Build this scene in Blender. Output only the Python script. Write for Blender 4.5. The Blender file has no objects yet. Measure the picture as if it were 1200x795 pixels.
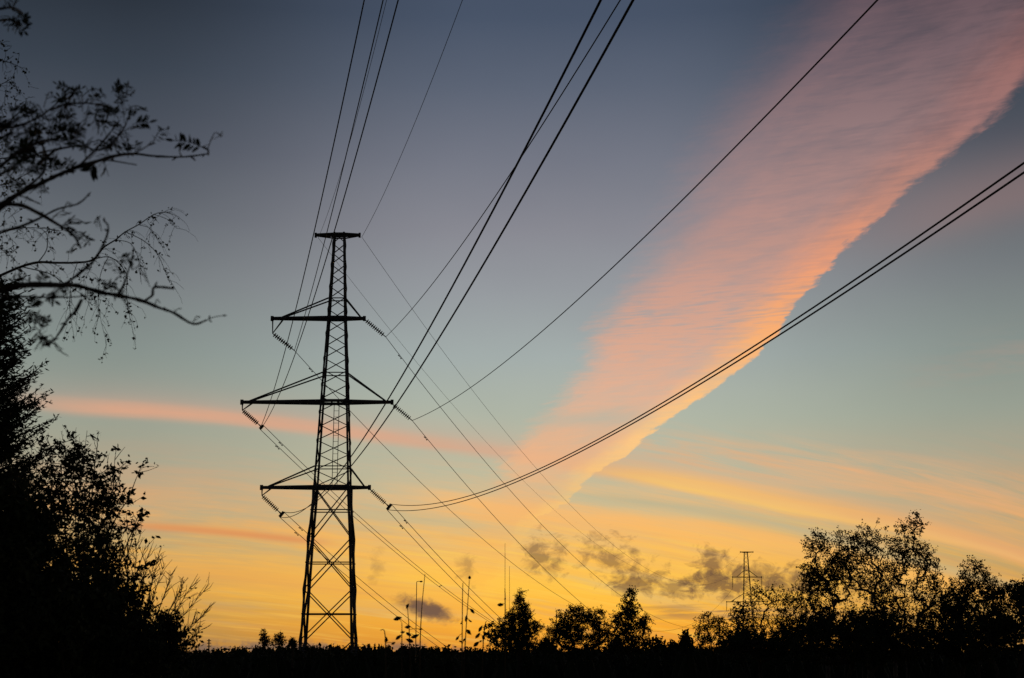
import bpy, math, random
import numpy as np
from mathutils import Vector

# ------------------------------------------------------------------ camera
SC = bpy.context.scene
F = 1667.0                       # focal length in px of the 1200 px wide photograph
TH = math.atan((765 - 397.5) / F)
CT, ST = math.cos(TH), math.sin(TH)
EYE = 1.6
cam_d = bpy.data.cameras.new('camera')
cam = bpy.data.objects.new('camera', cam_d)
SC.collection.objects.link(cam)
cam.location = (0, 0, EYE)
cam.rotation_euler = (math.pi / 2 + TH, 0, 0)
cam_d.sensor_width = 36
cam_d.lens = F / 1200 * 36
cam_d.clip_start = 0.1
cam_d.clip_end = 20000
cam_d.dof.use_dof = True
cam_d.dof.focus_distance = 85
cam_d.dof.aperture_fstop = 7.5
SC.camera = cam
SC.view_settings.view_transform = 'Standard'
SC.view_settings.look = 'None'
SC.view_settings.exposure = 0
SC.view_settings.gamma = 1
SC.render.engine = 'CYCLES'
SC.render.film_transparent = False
SC.cycles.max_bounces = 3; SC.cycles.diffuse_bounces = 2; SC.cycles.glossy_bounces = 1; SC.cycles.transmission_bounces = 0; SC.cycles.sample_clamp_indirect = 2; SC.cycles.sample_clamp_direct = 4

def P(px, py, Y):
    """world point seen at pixel (px,py) of the 1200x795 photo, standing Y metres in front"""
    u = (px - 600) / F; v = (397.5 - py) / F
    k = Y / (CT - v * ST)
    return np.array([u * k, Y, EYE + (ST + v * CT) * k])
def azel(px, py):
    p = P(px, py, 100.0) - np.array([0, 0, EYE])
    return math.degrees(math.atan2(p[0], p[1])), math.degrees(math.atan2(p[2], math.hypot(p[0], p[1])))

# ------------------------------------------------------------------ world: dusk sky with its clouds (function of direction only)
W = bpy.data.worlds.new('World'); SC.world = W; W.use_nodes = True; W.cycles.sampling_method = 'NONE'
NT = W.node_tree; NT.nodes.clear()
LK = NT.links.new
def lin(c):
    return tuple(((x / 255) / 12.92 if x / 255 <= .04045 else ((x / 255 + .055) / 1.055) ** 2.4) for x in c) + (1,)
class V:
    def __init__(s, o): s.o = o
    def __add__(a, b): return mt('ADD', a, b)
    __radd__ = __add__
    def __sub__(a, b): return mt('SUBTRACT', a, b)
    def __rsub__(a, b): return mt('SUBTRACT', b, a)
    def __mul__(a, b): return mt('MULTIPLY', a, b)
    __rmul__ = __mul__
    def __truediv__(a, b): return mt('DIVIDE', a, b)
def mt(op, *a, clamp=False):
    n = NT.nodes.new('ShaderNodeMath'); n.operation = op; n.use_clamp = clamp
    for i, x in enumerate(a):
        if isinstance(x, V): LK(x.o, n.inputs[i])
        else: n.inputs[i].default_value = x
    return V(n.outputs[0])
def sstep(x, a, b):
    n = NT.nodes.new('ShaderNodeMapRange'); n.interpolation_type = 'SMOOTHSTEP'
    LK(x.o, n.inputs['Value'])
    for k, v in (('From Min', a), ('From Max', b)):
        if isinstance(v, V): LK(v.o, n.inputs[k])
        else: n.inputs[k].default_value = v
    return V(n.outputs['Result'])
def clamp(x): return mt('ADD', x, 0.0, clamp=True)
def noise(x, y, sx, sy, detail=4, rough=.55, seed=0.0, dist=0.0):
    c = NT.nodes.new('ShaderNodeCombineXYZ')
    LK((x * sx).o, c.inputs[0]); LK((y * sy).o, c.inputs[1]); c.inputs[2].default_value = seed
    n = NT.nodes.new('ShaderNodeTexNoise'); n.inputs['Scale'].default_value = 1
    n.inputs['Detail'].default_value = detail; n.inputs['Roughness'].default_value = rough
    n.inputs['Distortion'].default_value = dist
    LK(c.outputs[0], n.inputs['Vector'])
    return V(n.outputs['Fac'])
def curve(x, pts, x0, x1, y0, y1):
    """piecewise curve through pts (x,y); x in degrees"""
    n = NT.nodes.new('ShaderNodeFloatCurve'); cu = n.mapping.curves[0]
    n.mapping.use_clip = False
    q = sorted(((a - x0) / (x1 - x0), (b - y0) / (y1 - y0)) for a, b in pts)
    cu.points[0].location = q[0]; cu.points[1].location = q[-1]
    for p in q[1:-1]: cu.points.new(*p)
    for p in cu.points: p.handle_type = 'AUTO_CLAMPED'
    n.mapping.update()
    t = clamp((x - x0) / (x1 - x0))
    LK(t.o, n.inputs['Value'])
    return V(n.outputs[0]) * (y1 - y0) + y0
def ramp(t, stops):
    n = NT.nodes.new('ShaderNodeValToRGB'); e = n.color_ramp.elements
    e[0].position = stops[0][0]; e[0].color = lin(stops[0][1])
    e[1].position = stops[-1][0]; e[1].color = lin(stops[-1][1])
    for p, c in stops[1:-1]:
        k = e.new(p); k.color = lin(c)
    LK(t.o, n.inputs[0]); return n.outputs[0]
def mix(f, a, b, mode='MIX'):
    n = NT.nodes.new('ShaderNodeMix'); n.data_type = 'RGBA'; n.blend_type = mode
    ci = [i for i in n.inputs if i.type == 'RGBA']
    if isinstance(f, V): LK(f.o, n.inputs[0])
    else: n.inputs[0].default_value = f
    for i, x in ((0, a), (1, b)):
        if isinstance(x, tuple): ci[i].default_value = x
        else: LK(x, ci[i])
    return [o for o in n.outputs if o.type == 'RGBA'][0]

tc = NT.nodes.new('ShaderNodeTexCoord')
sp = NT.nodes.new('ShaderNodeSeparateXYZ'); LK(tc.outputs['Generated'], sp.inputs[0])
X, Y_, Z = (V(sp.outputs[i]) for i in range(3))
DEG = 57.29578
az = mt('ARCTAN2', X, Y_) * DEG
el = mt('ARCSINE', Z) * DEG

def ER(rows):   # colour stops: photo row at x=600 -> ramp position
    out = []
    for py, c in rows:
        out.append(((azel(600, py)[1] + 2) / 62, c))
    return sorted(out)
t_el = clamp((el + 2) / 62)
cen = ramp(t_el, [(0.0, (120, 84, 48))] + ER([(765, (206, 140, 58)), (735, (238, 166, 58)), (700, (248, 182, 76)), (655, (236, 188, 108)), (600, (206, 188, 144)), (550, (190, 188, 160)),
      (490, (176, 184, 168)), (420, (164, 175, 173)), (340, (150, 155, 160)), (270, (137, 138, 147)), (190, (117, 121, 134)), (100, (92, 101, 118)), (20, (72, 84, 104))]) + [(.7, (44, 52, 70)), (1.0, (34, 40, 56))])
edg = ramp(t_el, [(0.0, (90, 66, 46))] + ER([(765, (168, 126, 72)), (735, (186, 146, 80)), (700, (200, 158, 84)), (655, (200, 168, 108)), (600, (186, 168, 132)), (550, (170, 166, 142)),
      (490, (152, 160, 147)), (420, (135, 146, 141)), (340, (119, 125, 128)), (270, (99, 105, 112)), (190, (77, 83, 94)), (100, (57, 66, 78)), (20, (43, 51, 62))]) + [(.7, (30, 36, 48)), (1.0, (26, 31, 42))])
glow_az = azel(660, 700)[0]
side = sstep(mt('ABSOLUTE', az - glow_az), 3.0, 19.0)
sky = mix(side, cen, edg)

def smooth_band(pts): return curve(az, [azel(*p) for p in pts], -22, 22, -2, 26)
def gauss(d, up, dn):
    u = mt('DIVIDE', mt('MAXIMUM', d, 0.0), up); l = mt('DIVIDE', mt('MAXIMUM', d * -1.0, 0.0), dn)
    return mt('EXPONENT', (u * u + l * l) * -1.0)

front = sstep(mt('ABSOLUTE', az), 60.0, 30.0)
# main curved reference line of the long band (left pink streak -> right golden streak)
bandA = smooth_band([(-60, 452), (60, 475), (200, 484), (330, 497), (480, 517), (600, 533), (700, 551), (800, 568), (900, 588), (1000, 607), (1100, 628), (1200, 655), (1300, 690)])
w = el - bandA
n_st = noise(az, w, .10, 1.5, 5, .6, 3.1, .3)
n_fine = noise(az, w, .45, 4.5, 4, .6, 7.7, .4)
n_big = noise(az, w, .05, .55, 3, .5, 12.0)

warmcol = ramp(t_el, ER([(765, (224, 142, 46)), (730, (252, 176, 54)), (690, (255, 198, 72)), (650, (255, 192, 88)), (610, (246, 184, 106)), (575, (250, 190, 122)), (535, (234, 172, 132)), (480, (228, 162, 132)), (420, (212, 152, 128)), (300, (180, 130, 122))]))
warmcol_e = ramp(t_el, ER([(765, (180, 126, 60)), (730, (206, 150, 70)), (690, (244, 174, 76)), (640, (240, 176, 92)), (600, (232, 172, 108)), (535, (208, 158, 126)), (480, (206, 146, 124)), (300, (150, 116, 112))]))
warm = mix(side, warmcol, warmcol_e)

# broad stretched veil low in the sky
low = sstep(el, azel(600, 500)[1], azel(600, 640)[1])
veil = clamp((n_st - 0.40) * 3.8 + (n_fine - .5) * 1.5) * low * .88 * front
sky = mix(veil, sky, warm)
hor = sstep(el, azel(600, 600)[1], azel(600, 690)[1]) * sstep(mt('ABSOLUTE', az - azel(690, 700)[0]), 15.0, 3.0)
sky = mix(hor * clamp(n_big * 1.5 + .15) * .85, sky, warm)
fs = clamp((noise(az, w, .16, 4.2, 5, .62, 81.0, .35) - .5) * 5.5) * sstep(el, azel(600, 590)[1], azel(600, 650)[1]) * front
sky = mix(fs * .5, sky, mix(side, lin((255, 208, 88)), lin((236, 176, 86))))
fd = clamp((noise(az, w, .13, 3.6, 5, .62, 91.0, .35) - .54) * 5.5) * sstep(el, azel(600, 590)[1], azel(600, 650)[1]) * front
sky = mix(fd * .4, sky, lin((214, 156, 92)))
# grey-blue gaps between the golden bands on the right
gap = clamp((noise(az, w, .09, 1.3, 5, .6, 21.0, .3) - .52) * 5.0) * sstep(el, azel(600, 560)[1], azel(600, 620)[1]) * sstep(el, -.2, 1.2) * front
sky = mix(gap * .45, sky, mix(side, lin((190, 178, 142)), lin((158, 148, 124))))

# fan of wisps above the golden streak on the right
fan = gauss(el - smooth_band([(400, 540), (700, 520), (850, 540), (1000, 552), (1200, 585), (1300, 600)]), .8, .9) * sstep(az, azel(650, 550)[0], azel(830, 550)[0]) * clamp((noise(az, w, .22, 2.6, 5, .62, 5.0, .5) - .38) * 2.6) * front
sky = mix(clamp(fan * 1.15) * .9, sky, lin((236, 176, 124)))
fan2 = gauss(el - smooth_band([(900, 400), (1080, 440), (1200, 420), (1300, 410)]), .9, .6) * sstep(az, azel(1000, 430)[0], azel(1180, 430)[0]) * clamp((noise(az, el, .3, 1.8, 4, .6, 9.0) - .42) * 3.0)
sky = mix(fan2 * .45, sky, lin((184, 150, 134)))
haze_r = gauss(el - smooth_band([(700, 330), (950, 290), (1200, 225), (1300, 200)]), 1.6, 1.1) * sstep(az, azel(900, 300)[0], azel(1150, 250)[0])
sky = mix(haze_r * .3, sky, lin((176, 132, 124)))

# band A itself
aL = sstep(az, azel(-60, 480)[0], azel(150, 490)[0])
aFade = 1.0 - sstep(az, azel(430, 520)[0], azel(560, 540)[0]) * (1.0 - sstep(az, azel(640, 550)[0], azel(760, 560)[0]))*.3
A = gauss(w + (n_st - .5) * .35, .33 + sstep(az, -6.0, 8.0) * .12, .22) * aL * aFade * (.75 + n_fine * .5)
A = A * (1.0 - sstep(az, azel(1120, 640)[0], azel(1260, 640)[0]) * .35) * front
bcol = mix(sstep(az, azel(560, 540)[0], azel(820, 570)[0]), lin((228, 168, 132)), mix(side, lin((255, 198, 100)), lin((238, 172, 96))))
sky = mix(clamp(A * (.85 + sstep(az, 2.0, 8.0) * .5)) * .92, sky, bcol)
core = gauss(w + .08 + (noise(az, w, .2, 2.0, 4, .6, 71.0, .3) - .5) * .5, .20, .13) * sstep(az, azel(660, 545)[0], azel(800, 570)[0]) * (.6 + n_fine * .7) * front
sky = mix(clamp(core) * .8, sky, mix(side, lin((255, 208, 104)), lin((246, 188, 100))))
# a second, lower warm band and a teal gap between the two
low2 = smooth_band([(400, 560), (560, 590), (700, 606), (850, 622), (1000, 655), (1150, 690), (1300, 720)])
L2b = gauss(el - low2 + (n_st - .5) * .5, .30, .55) * sstep(az, azel(420, 580)[0], azel(560, 590)[0]) * front
sky = mix(clamp(L2b * (.55 + n_fine * .8)) * .8, sky, mix(.5, warm, lin((255, 190, 110))))
gp = gauss(el - smooth_band([(400, 550), (700, 582), (850, 603), (1000, 638), (1200, 690), (1300, 710)]) + (n_st - .5) * .3, .22, .22) * sstep(az, azel(640, 580)[0], azel(760, 580)[0]) * front
sky = mix(clamp(gp) * (.65 - side * .25), sky, lin((182, 180, 148)))
# wide soft shoulder of the band
sky = mix(clamp(gauss(w, .9, .25) * aL * front) * .3, sky, lin((214, 166, 142)))
# second thin streak, lower left
bandB = smooth_band([(-60, 606), (150, 616), (250, 623), (350, 633), (420, 640), (600, 665), (1200, 700)])
B = gauss(el - bandB, .17, .15) * sstep(az, azel(100, 600)[0], azel(200, 620)[0]) * (1.0 - sstep(az, azel(330, 630)[0], azel(420, 630)[0]))
sky = mix(B * .9, sky, lin((224, 150, 92)))
bandC = smooth_band([(-60, 672), (150, 672), (350, 684), (600, 715), (1200, 740)])
C_ = gauss(el - bandC, .5, .35) * sstep(az, azel(60, 600)[0], azel(260, 620)[0]) * (1.0 - sstep(az, azel(480, 630)[0], azel(620, 630)[0]))
sky = mix(C_ * .55, sky, lin((238, 170, 82)))

# big slanting cirrus sheet: left (soft) and right (crisp) edges as curves over elevation
def edge(pts):
    return curve(el, [azel(*p)[::-1] for p in pts], -3, 27, -24, 26)
Rr = [(1330, -20), (1215, 78), (1170, 128), (1105, 186), (1062, 224), (1030, 256), (985, 300), (950, 338), (927, 366), (901, 398), (870, 430), (820, 466), (775, 497), (742, 528), (712, 547), (690, 562), (676, 578), (664, 590), (640, 600), (628, 612), (612, 640), (604, 660), (590, 684), (566, 708), (546, 740), (535, 765)]
Ll = [(950, -20), (900, 60), (855, 120), (815, 190), (778, 290), (742, 340), (708, 375), (694, 415), (668, 455), (632, 495), (600, 530), (575, 575), (555, 620), (520, 680), (480, 765)]
wob = noise(el, az, .35, .35, 5, .6, 2.0)
eR = edge(Rr) + (wob - .5) * 1.1 + (noise(az, el, 1.6, 2.4, 4, .6, 61.0) - .5) * (.35 + sstep(el, 7.0, 5.0) * 1.6)
eL = edge(Ll) + (noise(el, az, .5, .3, 4, .6, 8.0) - .5) * 1.4
softR = .10 + sstep(el, 13.0, 26.0) * .8 + sstep(el, 5.5, 3.5) * .35
rip_c = el - az * .07
fr1 = noise(az, rip_c, .5, 4.6, 4, .6, 1.0, .25) - .5
fr2 = noise(az, el - az * .3, .9, 2.6, 5, .62, 33.0, .5) - .5
eR = eR + fr1 * (.3 + sstep(el, 14.0, 24.0) * .6) + fr2 * (.8 + sstep(el, 12.0, 20.0) * .8)
eL = eL + fr1 * 1.8 + fr2 * 1.4
inR = 1.0 - sstep(az, eR - softR, eR + softR)
inL = sstep(az, eL - .5 - sstep(el, 9.0, 18.0) * 1.0, eL + .9 + sstep(el, 11.0, 20.0) * 2.6)
# ripples, nearly level, rising a little to the right, bending along the sheet
rip_c = el - az * .07
r1 = noise(az, rip_c, .5, 4.6, 4, .6, 1.0, .25)
r2 = noise(az, el - az * .2, .3, 1.2, 5, .6, 4.0, .4)
r3 = noise(az, el - az * .05, .8, 9.5, 2, .5, 6.0, .2)
ripz = gauss(el - azel(760, 370)[1], 1.3, 1.6)
dens = clamp(.86 + (r1 - .5) * .6 + (r2 - .5) * .75 + (r3 - .5) * (.3 + ripz * 1.5))
rel = clamp((az - eL) / (eR - eL))            # 0 at the soft edge, 1 at the crisp one
thin = noise(az, el - az * .35, .22, .45, 4, .6, 63.0, .4)
dens = clamp(dens + (thin - .5) * .9)
sheet = inL * inR * dens * sstep(el, -1.0, 1.5)
sheet = sheet * (1.0 - gauss(el - azel(700, 492)[1], .32, .3) * .55 * (1.0 - sstep(rel, .55, .95)))
body = ramp(t_el, ER([(765, (226, 152, 60)), (700, (250, 180, 78)), (640, (250, 186, 100)), (600, (246, 182, 112)), (550, (240, 182, 134)), (470, (240, 178, 142)), (400, (230, 170, 140)), (330, (212, 158, 138)), (250, (188, 144, 135)), (170, (160, 128, 127)), (90, (137, 109, 113)), (10, (116, 92, 99))]) + [(.75, (80, 60, 72))])
crisp = ramp(t_el, ER([(765, (250, 176, 60)), (700, (255, 198, 80)), (640, (255, 204, 108)), (590, (255, 200, 116)), (520, (255, 202, 134)), (450, (255, 194, 128)), (390, (252, 176, 116)), (320, (240, 160, 120)), (250, (208, 144, 122)), (170, (164, 120, 116)), (60, (156, 104, 98))]) + [(.75, (80, 60, 72))])
rimw = sstep(rel, .62, .96)
ccol = mix(rimw, body, crisp)
topfade = 1.0 - sstep(el, 15.0, 30.0) * .18
lowfade = 1.0 - sstep(el, azel(700, 540)[1], azel(600, 625)[1]) * (.95 - n_st * .6)
sky = mix(clamp(sheet * topfade * lowfade * (.82 + rimw * .18)), sky, ccol)
# the air to the right of the low part of the sheet is a little greener / darker
shade = (1.0 - inR) * sstep(eR + 1.5, eR + 1.5, eR) * sstep(el, 3.0, 1.5)

# dark smoke-grey cloudlets near the horizon
def puff(px, py, rx, ry, thr=.42, k=5.0, amt=.8, seed=0.0, tilt=0.0, soft=1.15):
    a0, e0 = azel(px, py)
    dx = (az - a0) / (rx / 29.1); dy = (el - e0 + (az - a0) * tilt) / (ry / 29.1)
    r = mt('SQRT', dx * dx + dy * dy)
    m = 1.0 - r * .75
    n = noise(az, el, 1.5, 2.1, 7, .62, seed, .5)
    return clamp((m * soft + (n - .5) * 3.0 - thr + .08) * k * .29) * amt
greyc = mix(sstep(az, -6.0, 8.0), lin((84, 70, 68)), lin((88, 68, 62)))
for a in [(640, 652, 36, 26, .45, 5, .62, 1.3), (716, 652, 48, 28, .45, 5, .62, 2.2, .2), (748, 682, 44, 20, .42, 5, .7, 3.9), (790, 688, 42, 17, .48, 5, .55, 5.1),
          (836, 662, 24, 24, .38, 5, .72, 4.7), (848, 686, 46, 20, .38, 6, .78, 6.6), (907, 676, 32, 22, .38, 5, .72, 8.8), (935, 686, 30, 18, .4, 5, .7, 9.9),
          (1010, 690, 60, 12, .5, 5, .4, 10.9), (548, 668, 16, 22, .5, 5, .4, 14.0), (440, 665, 12, 26, .5, 4, .35, 15.0)]:
    sky = mix(puff(*a), sky, greyc)
a0, e0 = azel(500, 714)
dxa = az - a0; dya = el - e0
da = (dxa * .955 - dya * .297) / 1.05; dn = (dxa * .297 + dya * .955)
wd = .24 - da * .02
nn = noise(az, el, 2.2, 3.4, 6, .62, 17.5, .5)
da = da / 1.25; dn = dn / 1.25
dd = mt('SQRT', da * da + (dn / wd) * (dn / wd) * .55)
dk = sstep(1.25 - dd + (nn - .5) * 1.3, .0, .95)
sky = mix(dk * .9, sky, lin((78, 68, 72)))
# thin dark bars just above the horizon at the right of centre
bar = noise(az, el, .35, 5.5, 4, .6, 31.0, .3)
barm = sstep(az, azel(700, 715)[0], azel(790, 715)[0]) * gauss(el - azel(830, 717)[1], .28, .3) * (1.0 - sstep(az, azel(1000, 715)[0], azel(1100, 715)[0]))
sky = mix(clamp((bar - .45) * 7) * barm * .65, sky, lin((128, 104, 84)))
# far low blue-grey cloud bank touching the horizon
bank = gauss(el - .2, .22, .6) * sstep(noise(az, el, .8, 1.0, 5, .6, 44.0), .46, .56) * (1.0 - sstep(az, azel(480, 750)[0], azel(620, 750)[0])) * front
sky = mix(bank * .75, sky, lin((110, 98, 92)))

# very fine overall unevenness of the air
air = noise(az, el, .22, .35, 3, .5, 55.0)
sky = mix(.5, sky, mix(1.0, sky, mix(air, lin((238, 238, 240)), lin((255, 255, 255))), 'MULTIPLY'))
# behind the viewer the dusk sky is dark
back = sstep(mt('ABSOLUTE', az), 35.0, 100.0) * .75
sky = mix(back, sky, lin((30, 34, 46)))
# physical twilight scattering on top, very weak
nish = NT.nodes.new('ShaderNodeTexSky'); nish.sky_type = 'NISHITA'; nish.sun_disc = False
SUN_EL, SUN_AZ = math.radians(1.0), math.radians(azel(700, 765)[0])
nish.sun_elevation = SUN_EL; nish.sun_rotation = SUN_AZ
bg1 = NT.nodes.new('ShaderNodeBackground'); LK(sky, bg1.inputs[0]); bg1.inputs[1].default_value = 1.0
bg2 = NT.nodes.new('ShaderNodeBackground'); LK(nish.outputs[0], bg2.inputs[0]); bg2.inputs[1].default_value = 0.002
add = NT.nodes.new('ShaderNodeAddShader'); LK(bg1.outputs[0], add.inputs[0]); LK(bg2.outputs[0], add.inputs[1])
wo = NT.nodes.new('ShaderNodeOutputWorld'); LK(add.outputs[0], wo.inputs[0])

sl = bpy.data.lights.new('sun', 'SUN'); sl.energy = 0.08; sl.angle = math.radians(.5); sl.color = (1, .62, .32)
so = bpy.data.objects.new('sun', sl); SC.collection.objects.link(so)
d = Vector((math.sin(SUN_AZ) * math.cos(SUN_EL), math.cos(SUN_AZ) * math.cos(SUN_EL), math.sin(SUN_EL)))
so.rotation_euler = d.to_track_quat('Z', 'Y').to_euler(); so.location = (0, 0, 60)

# ------------------------------------------------------------------ helpers
def material(name, c1, c2, scale, rough=.85, metal=0.0, detail=4, bump=0.0):
    m = bpy.data.materials.new(name); m.use_nodes = True
    nt = m.node_tree; b = nt.nodes['Principled BSDF']
    b.inputs['Roughness'].default_value = rough; b.inputs['Metallic'].default_value = metal
    b.inputs['Specular IOR Level'].default_value = .15
    tcn = nt.nodes.new('ShaderNodeTexCoord'); n = nt.nodes.new('ShaderNodeTexNoise')
    n.inputs['Scale'].default_value = scale; n.inputs['Detail'].default_value = detail
    r = nt.nodes.new('ShaderNodeValToRGB')
    r.color_ramp.elements[0].position = .35; r.color_ramp.elements[1].position = .65
    r.color_ramp.elements[0].color = (*c1, 1); r.color_ramp.elements[1].color = (*c2, 1)
    nt.links.new(tcn.outputs['Object'], n.inputs['Vector'])
    nt.links.new(n.outputs['Fac'], r.inputs[0]); nt.links.new(r.outputs[0], b.inputs['Base Color'])
    if bump:
        bp = nt.nodes.new('ShaderNodeBump'); bp.inputs['Strength'].default_value = bump
        nt.links.new(n.outputs['Fac'], bp.inputs['Height']); nt.links.new(bp.outputs[0], b.inputs['Normal'])
    return m
M_steel = material('galvanised_steel', (.06, .06, .062), (.11, .11, .112), 3, .85, 0.0)
M_wire = material('weathered_aluminium', (.05, .05, .05), (.07, .07, .07), 2, .9, 0.0)
M_insul = material('brown_porcelain', (.04, .028, .022), (.055, .036, .03), 6, .75)
M_bark = material('bark', (.03, .024, .018), (.06, .05, .04), 9, .95, bump=.4)
M_birch = material('birch_bark', (.05, .045, .04), (.16, .15, .14), 5, .9, bump=.3)
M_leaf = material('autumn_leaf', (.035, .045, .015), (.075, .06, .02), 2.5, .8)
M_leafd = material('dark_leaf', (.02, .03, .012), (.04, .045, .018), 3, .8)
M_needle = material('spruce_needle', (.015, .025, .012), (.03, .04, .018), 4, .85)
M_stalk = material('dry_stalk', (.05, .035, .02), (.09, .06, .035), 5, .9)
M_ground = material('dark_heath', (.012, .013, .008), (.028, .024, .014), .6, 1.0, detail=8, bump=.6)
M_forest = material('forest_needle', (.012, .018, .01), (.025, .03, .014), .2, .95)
M_lampgrey = material('lamp_paint', (.06, .06, .06), (.09, .09, .09), 4, .6)

class MB:
    def __init__(s): s.v = []; s.f = []; s.n = 0
    def add(s, v, f):
        v = np.asarray(v, float); f = np.asarray(f, int)
        s.v.append(v); s.f.append(f + s.n); s.n += len(v)
    def bar(s, a, b, w, h=None):
        a = np.asarray(a, float); b = np.asarray(b, float); h = h or w
        d = b - a; L = np.linalg.norm(d)
        if L < 1e-6: return
        d /= L
        r = np.array([0, 0, 1.]) if abs(d[2]) < .9 else np.array([0, 1., 0])
        x = np.cross(d, r); x /= np.linalg.norm(x); y = np.cross(x, d)
        vs = [p + x * sx * w / 2 + y * sy * h / 2 for p in (a, b) for sx, sy in ((-1, -1), (1, -1), (1, 1), (-1, 1))]
        s.add(vs, [(0, 3, 2, 1), (4, 5, 6, 7), (0, 1, 5, 4), (1, 2, 6, 5), (2, 3, 7, 6), (3, 0, 4, 7)])
    def angle(s, a, b, w, t=.012, sx=1, sy=1):
        """L-section rolled steel angle along a-b: two thin flanges meeting at the corner"""
        a = np.asarray(a, float); b = np.asarray(b, float)
        s.bar(a + [sx * w / 2, 0, 0], b + [sx * w / 2, 0, 0], w if abs((b - a)[2]) > .5 else w, t) if False else None
        s.add([a + [0, 0, 0], a + [sx * w, 0, 0], a + [sx * w, sy * t, 0], a + [sx * t, sy * t, 0], a + [sx * t, sy * w, 0], a + [0, sy * w, 0],
               b + [0, 0, 0], b + [sx * w, 0, 0], b + [sx * w, sy * t, 0], b + [sx * t, sy * t, 0], b + [sx * t, sy * w, 0], b + [0, sy * w, 0]],
              [(0, 1, 7, 6), (1, 2, 8, 7), (2, 3, 9, 8), (3, 4, 10, 9), (4, 5, 11, 10), (5, 0, 6, 11), (0, 3, 2, 1), (0, 5, 4, 3), (6, 7, 8, 9), (6, 9, 10, 11)])
    def tube(s, pts, rad, k=5, cap=True):
        pts = np.asarray(pts, float); n = len(pts)
        rad = np.full(n, rad) if np.isscalar(rad) else np.asarray(rad, float)
        t = np.gradient(pts, axis=0); t /= np.maximum(np.linalg.norm(t, axis=1, keepdims=True), 1e-9)
        r = np.array([0.31, .2, .93]); 
        x = np.cross(t, r); x /= np.maximum(np.linalg.norm(x, axis=1, keepdims=True), 1e-6)
        y = np.cross(t, x)
        a = np.arange(k) * 2 * math.pi / k
        v = pts[:, None] + rad[:, None, None] * (np.cos(a)[None, :, None] * x[:, None] + np.sin(a)[None, :, None] * y[:, None])
        i = np.arange(n - 1)[:, None] * k; j = np.arange(k)[None]; j2 = (j + 1) % k
        f = np.stack([i + j, i + j2, i + k + j2, i + k + j], -1).reshape(-1, 4)
        s.add(v.reshape(-1, 3), f)
    def lathe(s, a, b, prof, k=8):
        """surface of revolution about a->b, prof = [(t, r)]"""
        a = np.asarray(a, float); b = np.asarray(b, float)
        pts = np.array([a + (b - a) * t for t, r in prof]); 
        d = (b - a) / np.linalg.norm(b - a)
        x = np.cross(d, [.31, .2, .93]); x /= np.linalg.norm(x); y = np.cross(d, x)
        an = np.arange(k) * 2 * math.pi / k
        rr = np.array([r for t, r in prof])
        v = pts[:, None] + rr[:, None, None] * (np.cos(an)[None, :, None] * x + np.sin(an)[None, :, None] * y)
        n = len(prof); i = np.arange(n - 1)[:, None] * k; j = np.arange(k)[None]; j2 = (j + 1) % k
        s.add(v.reshape(-1, 3), np.stack([i + j, i + j2, i + k + j2, i + k + j], -1).reshape(-1, 4))
    def quads(s, c, u, w):
        """leaf rhombi: centre c, half length vector u, half width vector w (N,3)"""
        v = np.stack([c - u, c - u * .1 + w, c + u, c - u * .1 - w], 1).reshape(-1, 3)
        s.add(v, np.arange(len(v)).reshape(-1, 4))
    def build(s, name, mat, parent=None, origin=None):
        me = bpy.data.meshes.new(name)
        if s.v:
            v = np.concatenate(s.v)
            if origin is not None: v = v - np.asarray(origin, float)
            f4 = []; 
            allf = []
            for f in s.f:
                if f.dtype == object: allf += [tuple(q) for q in f]
                else: allf.append(f)
            quad = [f for f in allf if isinstance(f, np.ndarray)]
            q = np.concatenate(quad).astype(np.int32)
            me.vertices.add(len(v)); me.vertices.foreach_set('co', v.astype(np.float32).ravel())
            me.loops.add(q.size); me.loops.foreach_set('vertex_index', q.ravel())
            me.polygons.add(len(q)); me.polygons.foreach_set('loop_start', np.arange(0, q.size, 4, dtype=np.int32))
            me.update(calc_edges=True); me.validate()
        me.materials.append(mat)
        o = bpy.data.objects.new(name, me); SC.collection.objects.link(o)
        if parent is not None: o.parent = parent
        elif origin is not None: o.location = tuple(origin)
        return o
def tag(o, label=None, cat=None, group=None, kind=None):
    if label: o['label'] = label
    if cat: o['category'] = cat
    if group: o['group'] = group
    if kind: o['kind'] = kind
    return o
def thing(name, label, cat, loc, group=None):
    o = bpy.data.objects.new(name, None); SC.collection.objects.link(o)
    o.location = tuple(loc); o.empty_display_size = .3
    return tag(o, label, cat, group)

# ------------------------------------------------------------------ terrain
def hill(x, y):
    r = np.hypot(x, y)
    a = np.clip((r - 6) / 60, 0, 1); a = a * a * (3 - 2 * a)
    b = np.clip((r - 90) / 160, 0, 1); b = b * b * (3 - 2 * b)
    c = np.clip((r - 380) / 500, 0, 1); c = c * c * (3 - 2 * c)
    back = np.clip((8 - y) / 60, 0, 1)
    return -4.0 * a * (1 - back * .8) - 4.2 * b + 9.0 * c + .25 * np.sin(x * .13 + 1) * np.cos(y * .11) * np.clip(r / 30, 0, 1) + .08 * np.sin(x * .9) * np.sin(y * .7 + x * .3)
g = MB()
rs = np.concatenate([[0.01], np.geomspace(1.5, 9000, 110)]); an = np.linspace(0, 2 * math.pi, 193)[:-1]
gx = rs[:, None] * np.cos(an); gy = rs[:, None] * np.sin(an)
gv = np.stack([gx, gy, hill(gx, gy)], -1).reshape(-1, 3)
k = 192; i = np.arange(len(rs) - 1)[:, None] * k; j = np.arange(k)[None]; j2 = (j + 1) % k
g.add(gv, np.stack([i + j, i + k + j, i + k + j2, i + j2], -1).reshape(-1, 4))
ground = g.build('ground', M_ground); tag(ground, kind='structure')

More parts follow.
